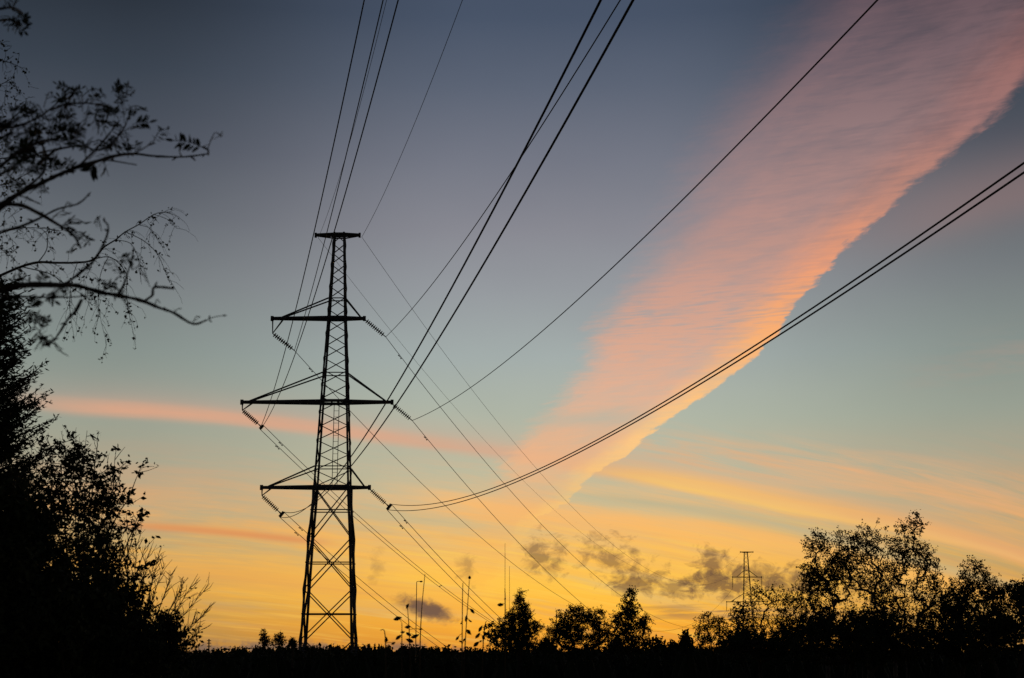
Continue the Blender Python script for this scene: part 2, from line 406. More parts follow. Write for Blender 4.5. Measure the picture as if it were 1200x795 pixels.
# ------------------------------------------------------------------ power pylons
def insulator(a, b, parent, n=10, r=.15, rod=.028):
    m = MB(); prof = [(0, rod)]
    for q in range(n):
        t0 = .08 + .84 * q / n; dt = .84 / n
        prof += [(t0, rod), (t0 + dt * .12, r), (t0 + dt * .26, r * .85), (t0 + dt * .36, rod)]
    prof += [(1, rod)]
    m.lathe(a, b, prof)
    o = m.build('insulator_string', M_insul, parent, parent_origin(parent)); return o
def parent_origin(p):
    v = Vector((0, 0, 0))
    while p: v += p.location; p = p.parent
    return np.array(v)
def pylon(label, cx, cy, base_z, levels, panels, big, arms, top, lw, bw, group):
    """levels: [(z, half width)], panels: list of z for zigzag; big: list of z for the X panels"""
    root = thing('power_pylon', label, 'power pylon', (cx, cy, base_z), group)
    O = np.array([cx, cy, base_z])
    zs = [a for a, b in levels]; hs = [b for a, b in levels]
    hw = lambda z: float(np.interp(z, zs, hs))
    DF = .72                                     # the body is narrower along the line than across it
    def cn(z, sx, sy): h = hw(z); return np.array([cx + sx * h, cy + sy * h * DF, z])
    for sx, sy in ((-1, -1), (1, -1), (1, 1), (-1, 1)):
        m = MB()
        for q in range(len(levels) - 1):
            m.angle(cn(levels[q][0], sx, sy), cn(levels[q + 1][0], sx, sy), lw * (.88 if levels[q][0] < arms[-1]['z'] else .72), .02, -sx, -sy)
        # splice plates at the joints
        for z in big[:-1]: m.bar(cn(z - .2, sx, sy) - [sx * lw * .42, sy * lw * .42, 0], cn(z + .2, sx, sy) - [sx * lw * .42, sy * lw * .42, 0], lw * .92)
        m.build('leg', M_steel, root, O)
    m = MB()
    for q in range(len(panels) - 1):
        z0, z1 = panels[q], panels[q + 1]; sgn = 1 if q % 2 else -1
        e = .6
        m.bar(cn(z0, -sgn, -1), cn(z1, sgn, -1), bw * .8, bw * e)
        zo = lambda z: min((z - EYE) * 2 * hw(z) * DF / cy, .32)   # the rear face is staggered against the front one
        m.bar(cn(z0 + zo(z0), sgn, 1), cn(z1 + zo(z1), -sgn, 1), bw * .8, bw * e)
        m.bar(cn(z0, -1, -sgn), cn(z1, -1, sgn), bw * .8, bw * e)
        m.bar(cn(z0, 1, sgn), cn(z1, 1, -sgn), bw * .8, bw * e)
    m.build('lattice_bracing', M_steel, root, O)
    m = MB()
    for q in range(len(big) - 1):
        z0, z1 = big[q], big[q + 1]
        for (a, b) in (((-1, -1), (1, -1)), ((1, -1), (1, 1)), ((1, 1), (-1, 1)), ((-1, 1), (-1, -1))):
            m.bar(cn(z0, *a), cn(z1, *b), bw * 1.5, bw * .7); m.bar(cn(z0, *b), cn(z1, *a), bw * 1.5, bw * .7)
            zm = (z0 * hw(z1) + z1 * hw(z0)) / (hw(z0) + hw(z1))
            m.bar(cn(zm, *a), cn(zm, *b), bw * .8, bw * .8)
    m.build('cross_bracing', M_steel, root, O)
    # earth-wire crosspiece on the very top
    m = MB(); zt = top['z']; h = hw(zt)
    for sy in (-DF, DF):
        for s_, xe in ((-1, top['xl']), (1, top['xr'])):
            m.bar((cx + s_ * h, cy + sy * h, zt), (xe, cy + sy * .06, zt), lw * .8)
            m.bar((cx + s_ * h, cy + sy * h, zt - .14), (xe, cy + sy * .06, zt - .05), lw * .4)
        m.bar((cx - h, cy + sy * h, zt), (cx + h, cy + sy * h, zt), lw * .9)
        m.bar((cx - h, cy + sy * h, zt - .14), (cx + h, cy + sy * h, zt - .14), lw * .45)
    for xe in (top['xl'], top['xr']): m.bar((xe, cy, zt - .16), (xe, cy, zt + .12), .12)
    m.build('earth_wire_arm', M_steel, root, O)
    for a in arms:
        z = a['z']; h = hw(z); m = MB()
        for sy in (-DF, DF):
            for xe in (a['xl'], a['xr']):
                m.bar((cx, cy + sy * h, z), (xe, cy + sy * .1, z), lw * .8, lw * 1.0)
            m.bar((cx - hw(z + .001), cy + sy * h, z), (cx + h, cy + sy * h, z), lw * .9, lw)
        # plan lacing between the two beams
        for s_, xe in ((-1, a['xl']), (1, a['xr'])):
            x0 = cx + s_ * h; n = max(3, int(abs(xe - x0) / .6))
            for q in range(n):
                ta, tb = q / n, (q + 1) / n; sg = 1 if q % 2 else -1
                ya = DF * (h + (.1 - h) * ta); yb = DF * (h + (.1 - h) * tb)
                m.bar((x0 + (xe - x0) * ta, cy + sg * ya, z), (x0 + (xe - x0) * tb, cy - sg * yb, z), bw * .8)
            m.bar((xe, cy, z - .14), (xe, cy, z + .14), .16)
        if 'br' in a:                                 # hanging bracket under the outer end
            bx, bz = a['br']
            for sy in (-.1, .1):
                m.bar((a['xl'] + .03, cy + sy, z - .05), (bx, cy, bz), bw * .6)
                m.bar((a['brd'], cy + sy, z - .05), (bx, cy, bz), bw * .6)
        arm = m.build('crossarm', M_steel, root, O)
        m = MB()
        for s_, xe in ((-1, a['sl']), (1, a['sr'])):
            for sy in (-1, 1):
                hz = hw(a['stay'])
                m.bar((cx + s_ * hz, cy + sy * hz * DF, a['stay']), (xe, cy + sy * .1, z + .06), bw * .95)
        for sy in (-1, 1):
            m.bar((cx - hw(a['stay']), cy + sy * hw(a['stay']) * DF, a['stay']), (cx + hw(a['stay']), cy + sy * hw(a['stay']) * DF, a['stay']), bw * .7)
        m.build('stay_bar', M_steel, arm, O)
        for (p0, p1, yoke) in a['ins']:
            ins = insulator(p0, p1, arm, a.get('nd', 10), a.get('ir', .15))
            if yoke is not None:
                m = MB(); m.bar(yoke[0], yoke[1], .06, .16); m.bar(p1, (np.array(yoke[0]) + yoke[1]) / 2, .08)
                m.build('yoke_plate', M_steel, arm, O)
    # climbing ladder up the middle of the body
    m = MB(); la = arms[-1]['z']; lb = arms[-1]['z'] + (arms[1]['z'] - arms[-1]['z'])
    for dx in (-.14, .14): m.bar((cx + dx + .1, cy, la), (cx + dx + .1, cy, lb), .035)
    for q in range(14):
        z = la + .15 + (lb - la - .3) * q / 13; m.bar((cx - .04, cy, z), (cx + .24, cy, z), .02)
    m.build('ladder', M_steel, root, O)
    return root

D1, D2 = 80.0, 272.0
zz = lambda py, Y: float(P(600, py, Y)[2])
xx = lambda px, py, Y: float(P(px, py, Y)[0])
cx1 = (xx(395.5, 275, D1) + xx(387.5, 751, D1)) / 2
# conductor ends hanging at the near pylon (pixel of the photograph, at the pylon's distance)
ends = dict(gR=(424, 278), gL=(373, 279), L1=(304.5, 503), L3=(308.5, 498.5), L2=(345, 411), c3La=(327.5, 606), c3Lb=(332.5, 600),
            c1R=(452, 395), c2R=(483, 493), c3Ra=(453.5, 597.5), c3Rb=(458.5, 591))
E1 = {k: P(*v, D1) for k, v in ends.items()}
for k in ('L3', 'c3Lb', 'c3Rb'): E1[k] = E1[k] + [0, .0, 0]
def mid(a, b): return (E1[a] + E1[b]) / 2
def pt(px, py): return P(px, py, D1)
def armz(py): return zz(py, D1)
arms1 = [
 dict(z=armz(373.5), xl=xx(319, 373, D1), xr=xx(427, 373, D1), stay=armz(351), sl=xx(331, 371, D1), sr=xx(423, 371, D1), br=(xx(319.5, 391, D1), armz(391)), brd=xx(332, 375, D1),
      ins=[(pt(319.5, 391), E1['L2'], None), (pt(428, 375), E1['c1R'], None)]),
 dict(z=armz(471.5), xl=xx(283.5, 471, D1), xr=xx(459.5, 471, D1), stay=armz(438.5), sl=xx(293, 470, D1), sr=xx(452, 470, D1), br=(xx(284, 481, D1), armz(481)), brd=xx(296, 473, D1),
      ins=[(pt(284, 481), mid('L1', 'L3') + [-.12, 0, .12], (E1['L1'], E1['L3'])), (pt(460, 474), E1['c2R'], None)]),
 dict(z=armz(571.5), xl=xx(306.5, 571, D1), xr=xx(433, 571, D1), stay=armz(548), sl=xx(315, 570, D1), sr=xx(427, 570, D1), br=(xx(307, 581, D1), armz(581)), brd=xx(318, 573, D1),
      ins=[(pt(307, 581), mid('c3La', 'c3Lb') + [-.12, 0, .12], (E1['c3La'], E1['c3Lb'])), (pt(434, 574), mid('c3Ra', 'c3Rb') + [-.12, 0, .12], (E1['c3Ra'], E1['c3Rb']))]),
]
levels1 = [(-4.6, 1.78), (armz(751), 1.44), (armz(691.5), 1.33), (armz(632), 1.20), (armz(571), 1.00), (armz(471), .78), (armz(373), .53), (armz(273), .33)]
pys = [275]
hgt = 12.2
while pys[-1] < 571 - 9:
    pys.append(pys[-1] + 12.2 + (pys[-1] - 275) / 296 * 6.6)
pys = [275 + (p - 275) * (571 - 275) / (pys[-1] - 275) for p in pys]
pylon('large black lattice steel pylon with three crossarms, left of centre in front of the sunset', cx1, D1, -4.6, levels1,
      sorted(armz(p) for p in pys), [armz(p) for p in (571.5, 632, 691.5, 751, 812, 870)], arms1,
      dict(z=armz(275.5), xl=xx(370, 275, D1), xr=xx(421.5, 275, D1)), .15, .075, 'lattice pylons of the power line')

cx2 = xx(875, 676, D2)
def p2(px, py): return P(px, py, D2)
a2 = []
E2 = {}
for (py, l, r, sy, ll, key) in ((676.5, 858.5, 892.5, 669, 690, '1'), (705.5, 851.5, 899, 696, 717, '2'), (734, 856, 895, 726, 744, '3')):
    z = zz(py, D2); E2['L' + key] = p2(l, ll); E2['R' + key] = p2(r, ll)
    a2.append(dict(z=z, xl=xx(l, py, D2), xr=xx(r, py, D2), stay=zz(sy, D2), sl=xx(l + 5, py, D2), sr=xx(r - 5, py, D2), nd=12, ir=.14,
                   ins=[(p2(l, py + .6), E2['L' + key], None), (p2(r, py + .6), E2['R' + key], None)]))
E2['gL'] = p2(868, 647.5); E2['gR'] = p2(882, 647.5)
lv2 = [(-8.4, 1.75), (zz(734, D2), 1.05), (zz(705, D2), .8), (zz(676, D2), .55), (zz(646.5, D2), .34)]
n2 = 18
pylon('small far lattice steel pylon rising behind the trees at the right', cx2, D2, -8.4, lv2,
      [zz(734, D2) + (zz(647, D2) - zz(734, D2)) * q / n2 for q in range(n2 + 1)], [zz(734, D2) - 3.1 * q for q in range(6)][:4] + [-8.4], a2,
      dict(z=zz(647, D2), xl=xx(867.5, 647, D2), xr=xx(882.5, 647, D2)), .13, .07, 'lattice pylons of the power line')

# ------------------------------------------------------------------ conductors, one mesh each (near span + far span)
near = dict(gR=[(424,278),(477,166),(501.5,106),(542,0)], gL=[(373,279),(403,190),(424,116),(453,0)],
 L1=[(304.5,503),(320,455),(344.5,371),(374.7,250),(396,141),(427,0)], L2=[(345,411),(388.8,250),(449,0)], L3=[(308.5,498.5),(325,455),(351.5,400),(399.9,250),(466,0)],
 c3La=[(327.5,606),(351,602),(383,574),(413,534),(493.5,400),(610,183),(705,0)], c3Lb=[(332.5,600),(355,607),(401,560),(414,541),(510,402),(583,280),(743,0)],
 c1R=[(452,395),(510,328.5),(546,280),(612,183),(727,0)], c2R=[(483,493),(510,481.5),(560,449),(645,380),(700,331),(866,166),(1029.5,0)],
 c3Ra=[(453.5,597.5),(510,599.5),(565,581),(667,537),(747,492),(895,402),(1200,203.7)], c3Rb=[(458.5,591),(510,594),(560,578),(667,533),(747,487),(859,420),(928,380),(1200,191)])
def near_fit(name, A):
    pts = near[name]; best = None
    for a in ([.22] if name.startswith('c3') else np.arange(.18, .27, .005)):
        S = []; Zd = []
        for px, py in pts[1:]:
            u = (px - 600) / F; v = (397.5 - py) / F; kk = u / (CT - v * ST)
            t = (kk * A[1] - A[0]) / (a + kk); yy = A[1] - t
            S.append(t); Zd.append(EYE + yy * (ST + v * CT) / (CT - v * ST) - A[2])
        S = np.array(S); Zd = np.array(Zd)
        if (S <= 0).any() or (S >= A[1] - 3).any(): continue
        w_ = 1 / (A[1] - S)
        Mx = np.c_[S, S ** 2]
        sol = np.linalg.lstsq(Mx * w_[:, None], Zd * w_, rcond=None)[0]
        e = np.abs((Mx @ sol - Zd) * w_ * F).max() + abs(a - .2) * 40 + max(0, .0009 - sol[1]) * 8000 + max(0, sol[1] - .0022) * 4000
        if best is None or e < best[0]: best = (e, a, sol)
    print('near', name, best)
    return best[1], best[2]
labels = dict(
 gL='hair-thin earth wire at the left tip of the large pylon\'s top arm',
 gR='hair-thin earth wire at the right tip of the large pylon\'s top arm',
 L2='single power line on the left insulator of the highest wide crossarm',
 c1R='single power line on the right insulator of the highest wide crossarm',
 L1='left cable of the pair hung from the left end of the middle crossarm',
 L3='right cable of the pair hung from the left end of the middle crossarm',
 c2R='single power line rising to the right from the middle crossarm\'s right end',
 c3La='left cable of the thick pair crossing the pylon from the lowest crossarm\'s left end',
 c3Lb='right cable of the thick pair crossing the pylon from the lowest crossarm\'s left end',
 c3Ra='lower cable of the sagging pair from the lowest crossarm\'s right end',
 c3Rb='upper cable of the sagging pair from the lowest crossarm\'s right end')
far_to = dict(gL='gL', gR='gR', L2='L1', c1R='R1', L1='L2', L3='L2', c2R='R2', c3La='L3', c3Lb='L3', c3Ra='R3', c3Rb='R3')
far_sag = dict(gL=11.4, gR=12.1, L2=11.5, c1R=11.5, L1=12.4, L3=12.6, c2R=11.4, c3La=13.2, c3Lb=13.2, c3Ra=13.4, c3Rb=13.4)
rads = dict(gL=.009, gR=.011)
for k, A in E1.items():
    a, sol = near_fit(k, A)
    s_ = np.linspace(112, 0, 90)
    pn = A + np.stack([a * s_, -s_, sol[0] * s_ + sol[1] * s_ ** 2], 1)
    B = E2[far_to[k]].copy()
    off = {'L1': -.2, 'L3': .2, 'c3La': -.2, 'c3Lb': .2, 'c3Ra': -.2, 'c3Rb': .2}.get(k, 0); B[0] += off
    t = np.linspace(0, 1, 110)[1:]
    pf = A + (B - A) * t[:, None]; pf[:, 2] -= 4 * far_sag[k] * t * (1 - t)
    m = MB(); m.tube(np.concatenate([pn, pf]), rads.get(k, .0165), 6)
    o = tag(m.build('power_line', M_wire, None, A), labels[k], 'power line', 'cables of the power line')
    # vibration dampers each side of the clamp
    def damper(p, dirv):
        m = MB(); q = p + np.array([0, 0, -.09]); dv = dirv / np.linalg.norm(dirv)
        m.tube([q - dv * .2, q, q + dv * .2], .012, 4); m.bar(p, q, .03)
        for s2 in (-1, 1): m.lathe(q + dv * s2 * .14, q + dv * s2 * .26, [(0, .01), (.1, .032), (.9, .032), (1, .01)], 6)
        m.build('vibration_damper', M_steel, o, A)
    if not k.startswith('g'):
        damper(pf[0] + (pf[1] - pf[0]) * .3, pf[1] - pf[0])
    if k in ('L3', 'c3Lb', 'c3Rb'):                  # spacers between the two cables of a pair
        other = {'L3': 'L1', 'c3Lb': 'c3La', 'c3Rb': 'c3Ra'}[k]
        Ao = E1[other]; Bo = E2[far_to[other]].copy(); Bo[0] -= .2
        for tq in (.16, .42):
            pa = A + (B - A) * tq; pa[2] -= 4 * far_sag[k] * tq * (1 - tq)
            pb = Ao + (Bo - Ao) * tq; pb[2] -= 4 * far_sag[other] * tq * (1 - tq)
            m = MB(); m.bar(pa, pb, .05); m.build('spacer', M_steel, o, A)

# ------------------------------------------------------------------ vegetation builders
def rdir(rng, n, flat=1.0):
    v = rng.normal(size=(n, 3)); v[:, 2] *= flat
    return v / np.linalg.norm(v, axis=1, keepdims=True)
def leaves(mb, rng, c, L, Wd, flat=1.0, droop=0.0, var=.35):
    n = len(c); u = rdir(rng, n, flat); u[:, 2] -= droop; u /= np.linalg.norm(u, axis=1, keepdims=True)
    r = rdir(rng, n); w = np.cross(u, r); w /= np.maximum(np.linalg.norm(w, axis=1, keepdims=True), 1e-6)
    s = (1 + rng.uniform(-var, var, n))[:, None]
    mb.quads(c, u * L * s / 2, w * Wd * s / 2)
def gz(x, y): return float(hill(np.float64(x), np.float64(y)))
def skeleton(rng, trunks, targets, seg, jit, updir=.3):
    """grow nodes from trunk polylines to every target; returns nodes, parents, tip indices"""
    pos = []; par = []
    for tp in trunks:
        prev = -1
        for p in tp: pos.append(np.array(p, float)); par.append(prev); prev = len(pos) - 1
    root0 = np.array(trunks[0][0], float)
    order = np.argsort([np.linalg.norm(t - root0) + rng.uniform(0, seg) for t in targets])
    tips = []
    arr = np.array(pos)
    for ti in order:
        t = targets[ti]
        dv = t - arr; dist = np.linalg.norm(dv, axis=1)
        cost = dist + np.where(dv[:, 2] < 0.15 * dist, (0.15 * dist - dv[:, 2]) * .9, 0)
        i = int(np.argmin(cost)); a = arr[i]
        n = max(1, int(round(dist[i] / seg)))
        new = []; prev = i
        for q in range(1, n + 1):
            f = q / n; p = a + (t - a) * f
            if q < n: p = p + rng.normal(size=3) * jit * seg; p[2] += updir * dist[i] * f * (1 - f) * .5
            pos.append(p); par.append(prev); prev = len(pos) - 1; new.append(p)
        tips.append(prev); arr = np.concatenate([arr, np.array(new)])
    return np.array(pos), np.array(par), tips
def branches_mesh(mb, pos, par, rt, rmax, expo=.46, sides=4):
    n = len(pos); cnt = np.ones(n)
    ch = [[] for _ in range(n)]
    for i in range(n):
        if par[i] >= 0: ch[par[i]].append(i)
    cnt = np.zeros(n)
    for i in range(n - 1, -1, -1):
        if not ch[i]: cnt[i] = 1
        if par[i] >= 0: cnt[par[i]] += cnt[i]
    r = np.minimum(rt * cnt ** expo, rmax)
    done = np.zeros(n, bool)
    for i in range(n):
        if par[i] < 0 or not done[i]:
            chain = [i] if par[i] < 0 else [par[i], i]
            done[i] = True; cur = i
            while ch[cur]:
                nx = max(ch[cur], key=lambda c: cnt[c])
                if done[nx]: break
                done[nx] = True; chain.append(nx); cur = nx
            if len(chain) > 1:
                rr = r[chain].copy()
                if par[i] >= 0: rr[0] = min(rr[0], rr[1] * 1.25)
                rr[-1] *= .5
                mb.tube(pos[chain], rr, 8 if r[chain[0]] > .06 else sides)
    return r
def tree(name, label, cat, Y, px, blobs, n, clump, per, leafL, leafW, seed, rt=.012, rmax=.25, trunks=1, spreadm=0.0, top=.6,
         group=None, mat=None, bark=None, seg=.45, jit=.22, droop=0.0, depth=1.0, bare=0.0, sag=0.0, flat=1.0, lab_fol=None):
    """blobs: (px, py, rx, ry[, weight]) outline ellipses of the crown in the photograph; built in the round at distance Y"""
    rng = np.random.default_rng(seed)
    base = P(px, 765, Y); base[2] = gz(base[0], Y)
    s = Y / F / .99
    cs = [(P(b[0], b[1], Y), b[2] * s, b[3] * s, (b[4] if len(b) > 4 else 1.0)) for b in blobs]
    wts = np.array([c[1] * c[2] * c[3] for c in cs]) ** .9; wts /= wts.sum()
    T = []
    for c, rx, rz, _ in cs: pass
    for q in range(n):
        c, rx, rz, _ = cs[rng.choice(len(cs), p=wts)]
        v = rng.normal(size=3); v /= np.linalg.norm(v); v *= rng.uniform(0, 1) ** .42
        p = c + v * [rx, rx * depth, rz]
        if p[2] > gz(p[0], p[1]) + .1: T.append(p)
    zt = max(c[0][2] + c[2] for c in cs); zb = base[2]
    tr = []
    for q in range(trunks):
        off = np.array([rng.normal() * .25 * (q > 0), rng.normal() * .25 * (q > 0), 0])
        lean = np.array([rng.normal(), rng.normal() * .6, 0]) * spreadm * (q > 0)
        H = (zt - zb) * top * rng.uniform(.85, 1.0); k = max(5, int(H / .7))
        cen = sum(c[0] * w_ for c, w_ in zip(cs, wts)); 
        pts = []
        for j_ in range(k + 1):
            f = j_ / k; p = base + off + lean * f + np.array([(cen[0] - base[0]) * f * .6, 0, H * f])
            p[:2] += rng.normal(size=2) * .04 * (f > 0) * min(1, rmax * 5); pts.append(p)
        tr.append(pts)
    pos, par, tips = skeleton(rng, tr, T, seg, jit)
    root = thing(name, label, cat, base, group)
    O = np.array(base)
    mb = MB(); branches_mesh(mb, pos, par, rt, rmax)
    # fine twigs round each tip
    lf = MB(); 
    for t in tips:
        p = pos[t]; dirp = p - pos[par[t]]; dirp = dirp / max(np.linalg.norm(dirp), 1e-6)
        k = max(2, per // 8)
        c_l = []
        for q in range(k):
            d_ = dirp * .7 + rng.normal(size=3) * .6; d_[2] -= sag; d_ /= np.linalg.norm(d_)
            L = clump * rng.uniform(.6, 1.5); m_ = p + d_ * L * .55 + rng.normal(size=3) * L * .07; e_ = p + d_ * L; e_[2] -= sag * L * .6
            mb.tube([p, m_, e_], [rt * .7, rt * .55, rt * .35], 3)
            if rng.uniform() < bare: continue
            nl = max(2, int(per / k)); f = rng.uniform(.15, 1.05, nl)[:, None]
            c_l.append(p + (e_ - p) * f + rng.normal(size=(nl, 3)) * clump * .16)
        if c_l: leaves(lf, rng, np.concatenate(c_l), leafL, leafW, flat, droop)
    mb.build('trunk', bark or M_bark, root, O)
    if lf.n: lf.build('crown', mat or M_leaf, root, O)
    return root

def conifer(name, label, cat, Y, px, top_py, R, H, seed, n_wh, group=None, needle=.05, dens=1.0, profile=None, mat=None, up=.15, base_off=0, spr=10):
    """spruce / pine-like tree: central trunk, whorls of boughs with needle sprays. R = radius at the foot of the crown"""
    rng = np.random.default_rng(seed)
    tip = P(px, top_py, Y); base = np.array([tip[0], Y, gz(tip[0], Y)])
    H = tip[2] - base[2] if H is None else H
    base[2] = tip[2] - H if base_off else base[2]
    root = thing(name, label, cat, base, group); O = base.copy()
    mb = MB(); lf = MB(); Ht = tip[2] - base[2]
    k = 12; mb.tube([base + np.array([0, 0, Ht * q / k]) + rng.normal(size=3) * .01 * Ht / 8 for q in range(k)] + [tip], [R * .12 * (1 - q / k) + .008 for q in range(k)] + [.004], 7)
    C, U, Wv = [], [], []
    for w_ in range(n_wh):
        f = (w_ + rng.uniform(-.3, .3)) / n_wh; f = min(max(f, .01), .995)      # 0 top .. 1 bottom
        z = tip[2] - f * Ht * .93
        r0 = (profile(f) if profile else f) * R
        nb = rng.integers(4, 7)
        a0 = rng.uniform(0, 6.28)
        for b in range(nb):
            a = a0 + b * 6.283 / nb + rng.normal() * .25; L = r0 * rng.uniform(.65, 1.15) + .03 * R
            d_ = np.array([math.cos(a), math.sin(a), 0])
            ns = max(3, int(L / (needle * 1.1)))
            t = np.linspace(0, 1, ns + 1)
            drop = rng.uniform(-.1, .25)
            pts = np.array([tip[0], tip[1], z]) + d_ * (L * t)[:, None]; pts[:, 2] += L * (up * t + (t ** 2) * .35 * up * 2 - drop * t * (1 - t) * 1.5)
            mb.tube(pts, np.linspace(R * .018 + .004, .003, ns + 1), 3)
            # side shoots
            for q in range(1, ns + 1):
                for sd in (-1, 1):
                    sl = (.35 * L * (1 - t[q]) + needle * 1.2) * rng.uniform(.6, 1.2)
                    sdv = d_ * .75 + sd * np.array([-d_[1], d_[0], 0]) * .8; sdv[2] += rng.uniform(-.35, .25); sdv /= np.linalg.norm(sdv)
                    nn = max(2, int(sl / needle * dens * 1.6))
                    ff = rng.uniform(0, 1, nn)[:, None]
                    c = pts[q] + sdv * sl * ff + rng.normal(size=(nn, 3)) * needle * .35
                    u = sdv + rng.normal(size=(nn, 3)) * .6; u /= np.linalg.norm(u, axis=1, keepdims=True)
                    C.append(c); U.append(u * needle * .75)
    C = np.concatenate(C); U = np.concatenate(U)
    w = np.cross(U, rdir(rng, len(U))); w /= np.maximum(np.linalg.norm(w, axis=1, keepdims=True), 1e-6)
    lf.quads(C, U, w * needle * .2)
    mb.build('trunk', M_bark, root, O); lf.build('crown', mat or M_needle, root, O)
    return root

# ------------------------------------------------------------------ near rowan: traced boughs at three metres, out of focus
def poly3(pts, Y, rng, wob=.15):
    out = []
    ph = rng.uniform(0, 6.28)
    for i, (x, y) in enumerate(pts):
        out.append(P(x + rng.normal() * .4, y + rng.normal() * .4, Y + wob * math.sin(ph + i * .8)))
    return np.array(out)
def smoothp(p, k=4):
    p = np.asarray(p, float); n = len(p)
    if n < 3: return np.array([p[0] + (p[-1] - p[0]) * t for t in np.linspace(0, 1, k + 1)])
    out = []
    for i in range(n - 1):
        p0 = p[max(i - 1, 0)]; p1 = p[i]; p2_ = p[i + 1]; p3 = p[min(i + 2, n - 1)]
        for q in range(k):
            t = q / k
            out.append(.5 * ((2 * p1) + (-p0 + p2_) * t + (2 * p0 - 5 * p1 + 4 * p2_ - p3) * t * t + (-p0 + 3 * p1 - 3 * p2_ + p3) * t ** 3))
    out.append(p[-1]); return np.array(out)
rng = np.random.default_rng(5)
YR = 3.2
rowan_base = np.array([-1.9, YR, gz(-1.9, YR)])
rowan = thing('rowan_tree', 'out of focus rowan boughs with feathery leaves reaching in from upper left', 'tree', rowan_base)
mb = MB(); lf = MB()
mb.tube([rowan_base, rowan_base + [.03, 0, 1.2], rowan_base + [-.05, 0, 2.4], rowan_base + [0, 0, 3.6], rowan_base + [.05, 0, 4.6]], [.07, .06, .05, .035, .02], 10)
mb.build('trunk', M_bark, rowan, rowan_base)
mb = MB()
boughs = [
 ([(-420, 560), (-200, 400), (-60, 275), (0, 240), (18, 229), (45, 217), (68, 205), (91, 196), (109, 191), (136, 183), (158, 180.5), (181, 183), (215, 184.7), (244.6, 180.6)], 5.5, 1.2),
 ([(-60, 240), (0, 196), (23, 178), (45, 167), (68, 162.5), (92, 160)], 3.5, 1.2),
 ([(-30, 275), (0, 246), (28, 222), (50, 203), (54, 185), (49, 169), (42, 150)], 3, 1.2),
 ([(45, 192), (57, 183), (68, 176), (95, 171.5), (113, 176), (128, 174)], 2.6, 1),
 ([(91, 196), (106, 181), (122, 165), (134, 149), (140, 141)], 2.2, 1),
 ([(128, 174), (138, 160), (146, 148), (150, 138)], 1.8, .8),
 ([(-60, 242), (14, 239.5), (41, 248.5), (68, 264), (85, 275), (95, 291)], 3.8, 1.4),
 ([(-40, 285), (0, 272), (23, 266), (45, 257), (68, 246), (91, 239), (106, 226)], 2.6, 1.1),
 ([(-300, 420), (-80, 350), (0, 339), (34, 334), (68, 334), (91, 335), (118, 343), (145, 348), (168, 353.5), (186, 361), (204, 367), (226.5, 379.5), (241, 376)], 5.2, 1.4),
 ([(168, 353.5), (178, 346), (180, 338), (188, 336.5), (203, 337.5)], 2, 1.8),
 ([(77, 334), (97, 318), (111, 305), (122, 284), (127, 266), (121, 258)], 2.6, .9),
 ([(-60, 345), (36, 348), (68, 349), (102, 348)], 2, .8),
 ([(95, 352), (88, 366), (79, 375), (70, 390), (61, 400), (50, 405)], 2.4, 1.2),
 ([(140, 343), (146, 332), (149, 320), (154, 304), (156, 291)], 2, .8),
 ([(-80, 170), (-20, 140), (10, 150), (40, 140), (58, 128), (70, 118)], 2.6, 1),
 ([(60, 130), (78, 122), (90, 121), (104, 121), (118, 124), (132, 130)], 1.8, .8),
 ([(84, 110), (92, 103)], 1.2, .8), ([(76, 128), (84, 112), (84, 110)], 1.2, 1),
 ([(-60, 40), (-10, 26), (12, 24), (24, 30)], 3, 1.5),
 ([(-40, 15), (0, 10), (16, 10), (28, 16)], 2.4, 1.2),
 ([(109, 191), (125, 188), (160, 193.5)], 1.2, .8),
 ([(158, 180), (172, 172), (178, 166)], 1.2, .7), ([(213, 184), (210, 178), (212, 172)], 1.2, .8), ([(244, 181), (243, 176), (238, 172)], 1.6, 1),
 ([(-40, 215), (0, 205), (30, 186), (60, 176), (92, 170)], 2.4, 1), ([(0, 150), (20, 140), (44, 128)], 1.8, 1),
]
for pts, w0, w1 in boughs:
    c = smoothp(poly3(pts, YR, rng)); s_ = YR / F
    mb.tube(c, np.linspace(w0, w1, len(c)) * s_ * .8 * (1 + .12 * rng.normal(size=len(c))), 6)
    # buds and short spurs
    for q in range(5, len(c) - 1, 2):
        if rng.uniform() < .6:
            d_ = rng.normal(size=3); d_ /= np.linalg.norm(d_)
            l_ = rng.uniform(.006, .02); mb.tube([c[q], c[q] + d_ * l_ * .6, c[q] + d_ * l_], [.0026, .0022, .0008], 4)
mb.build('branches', M_bark, rowan, rowan_base)
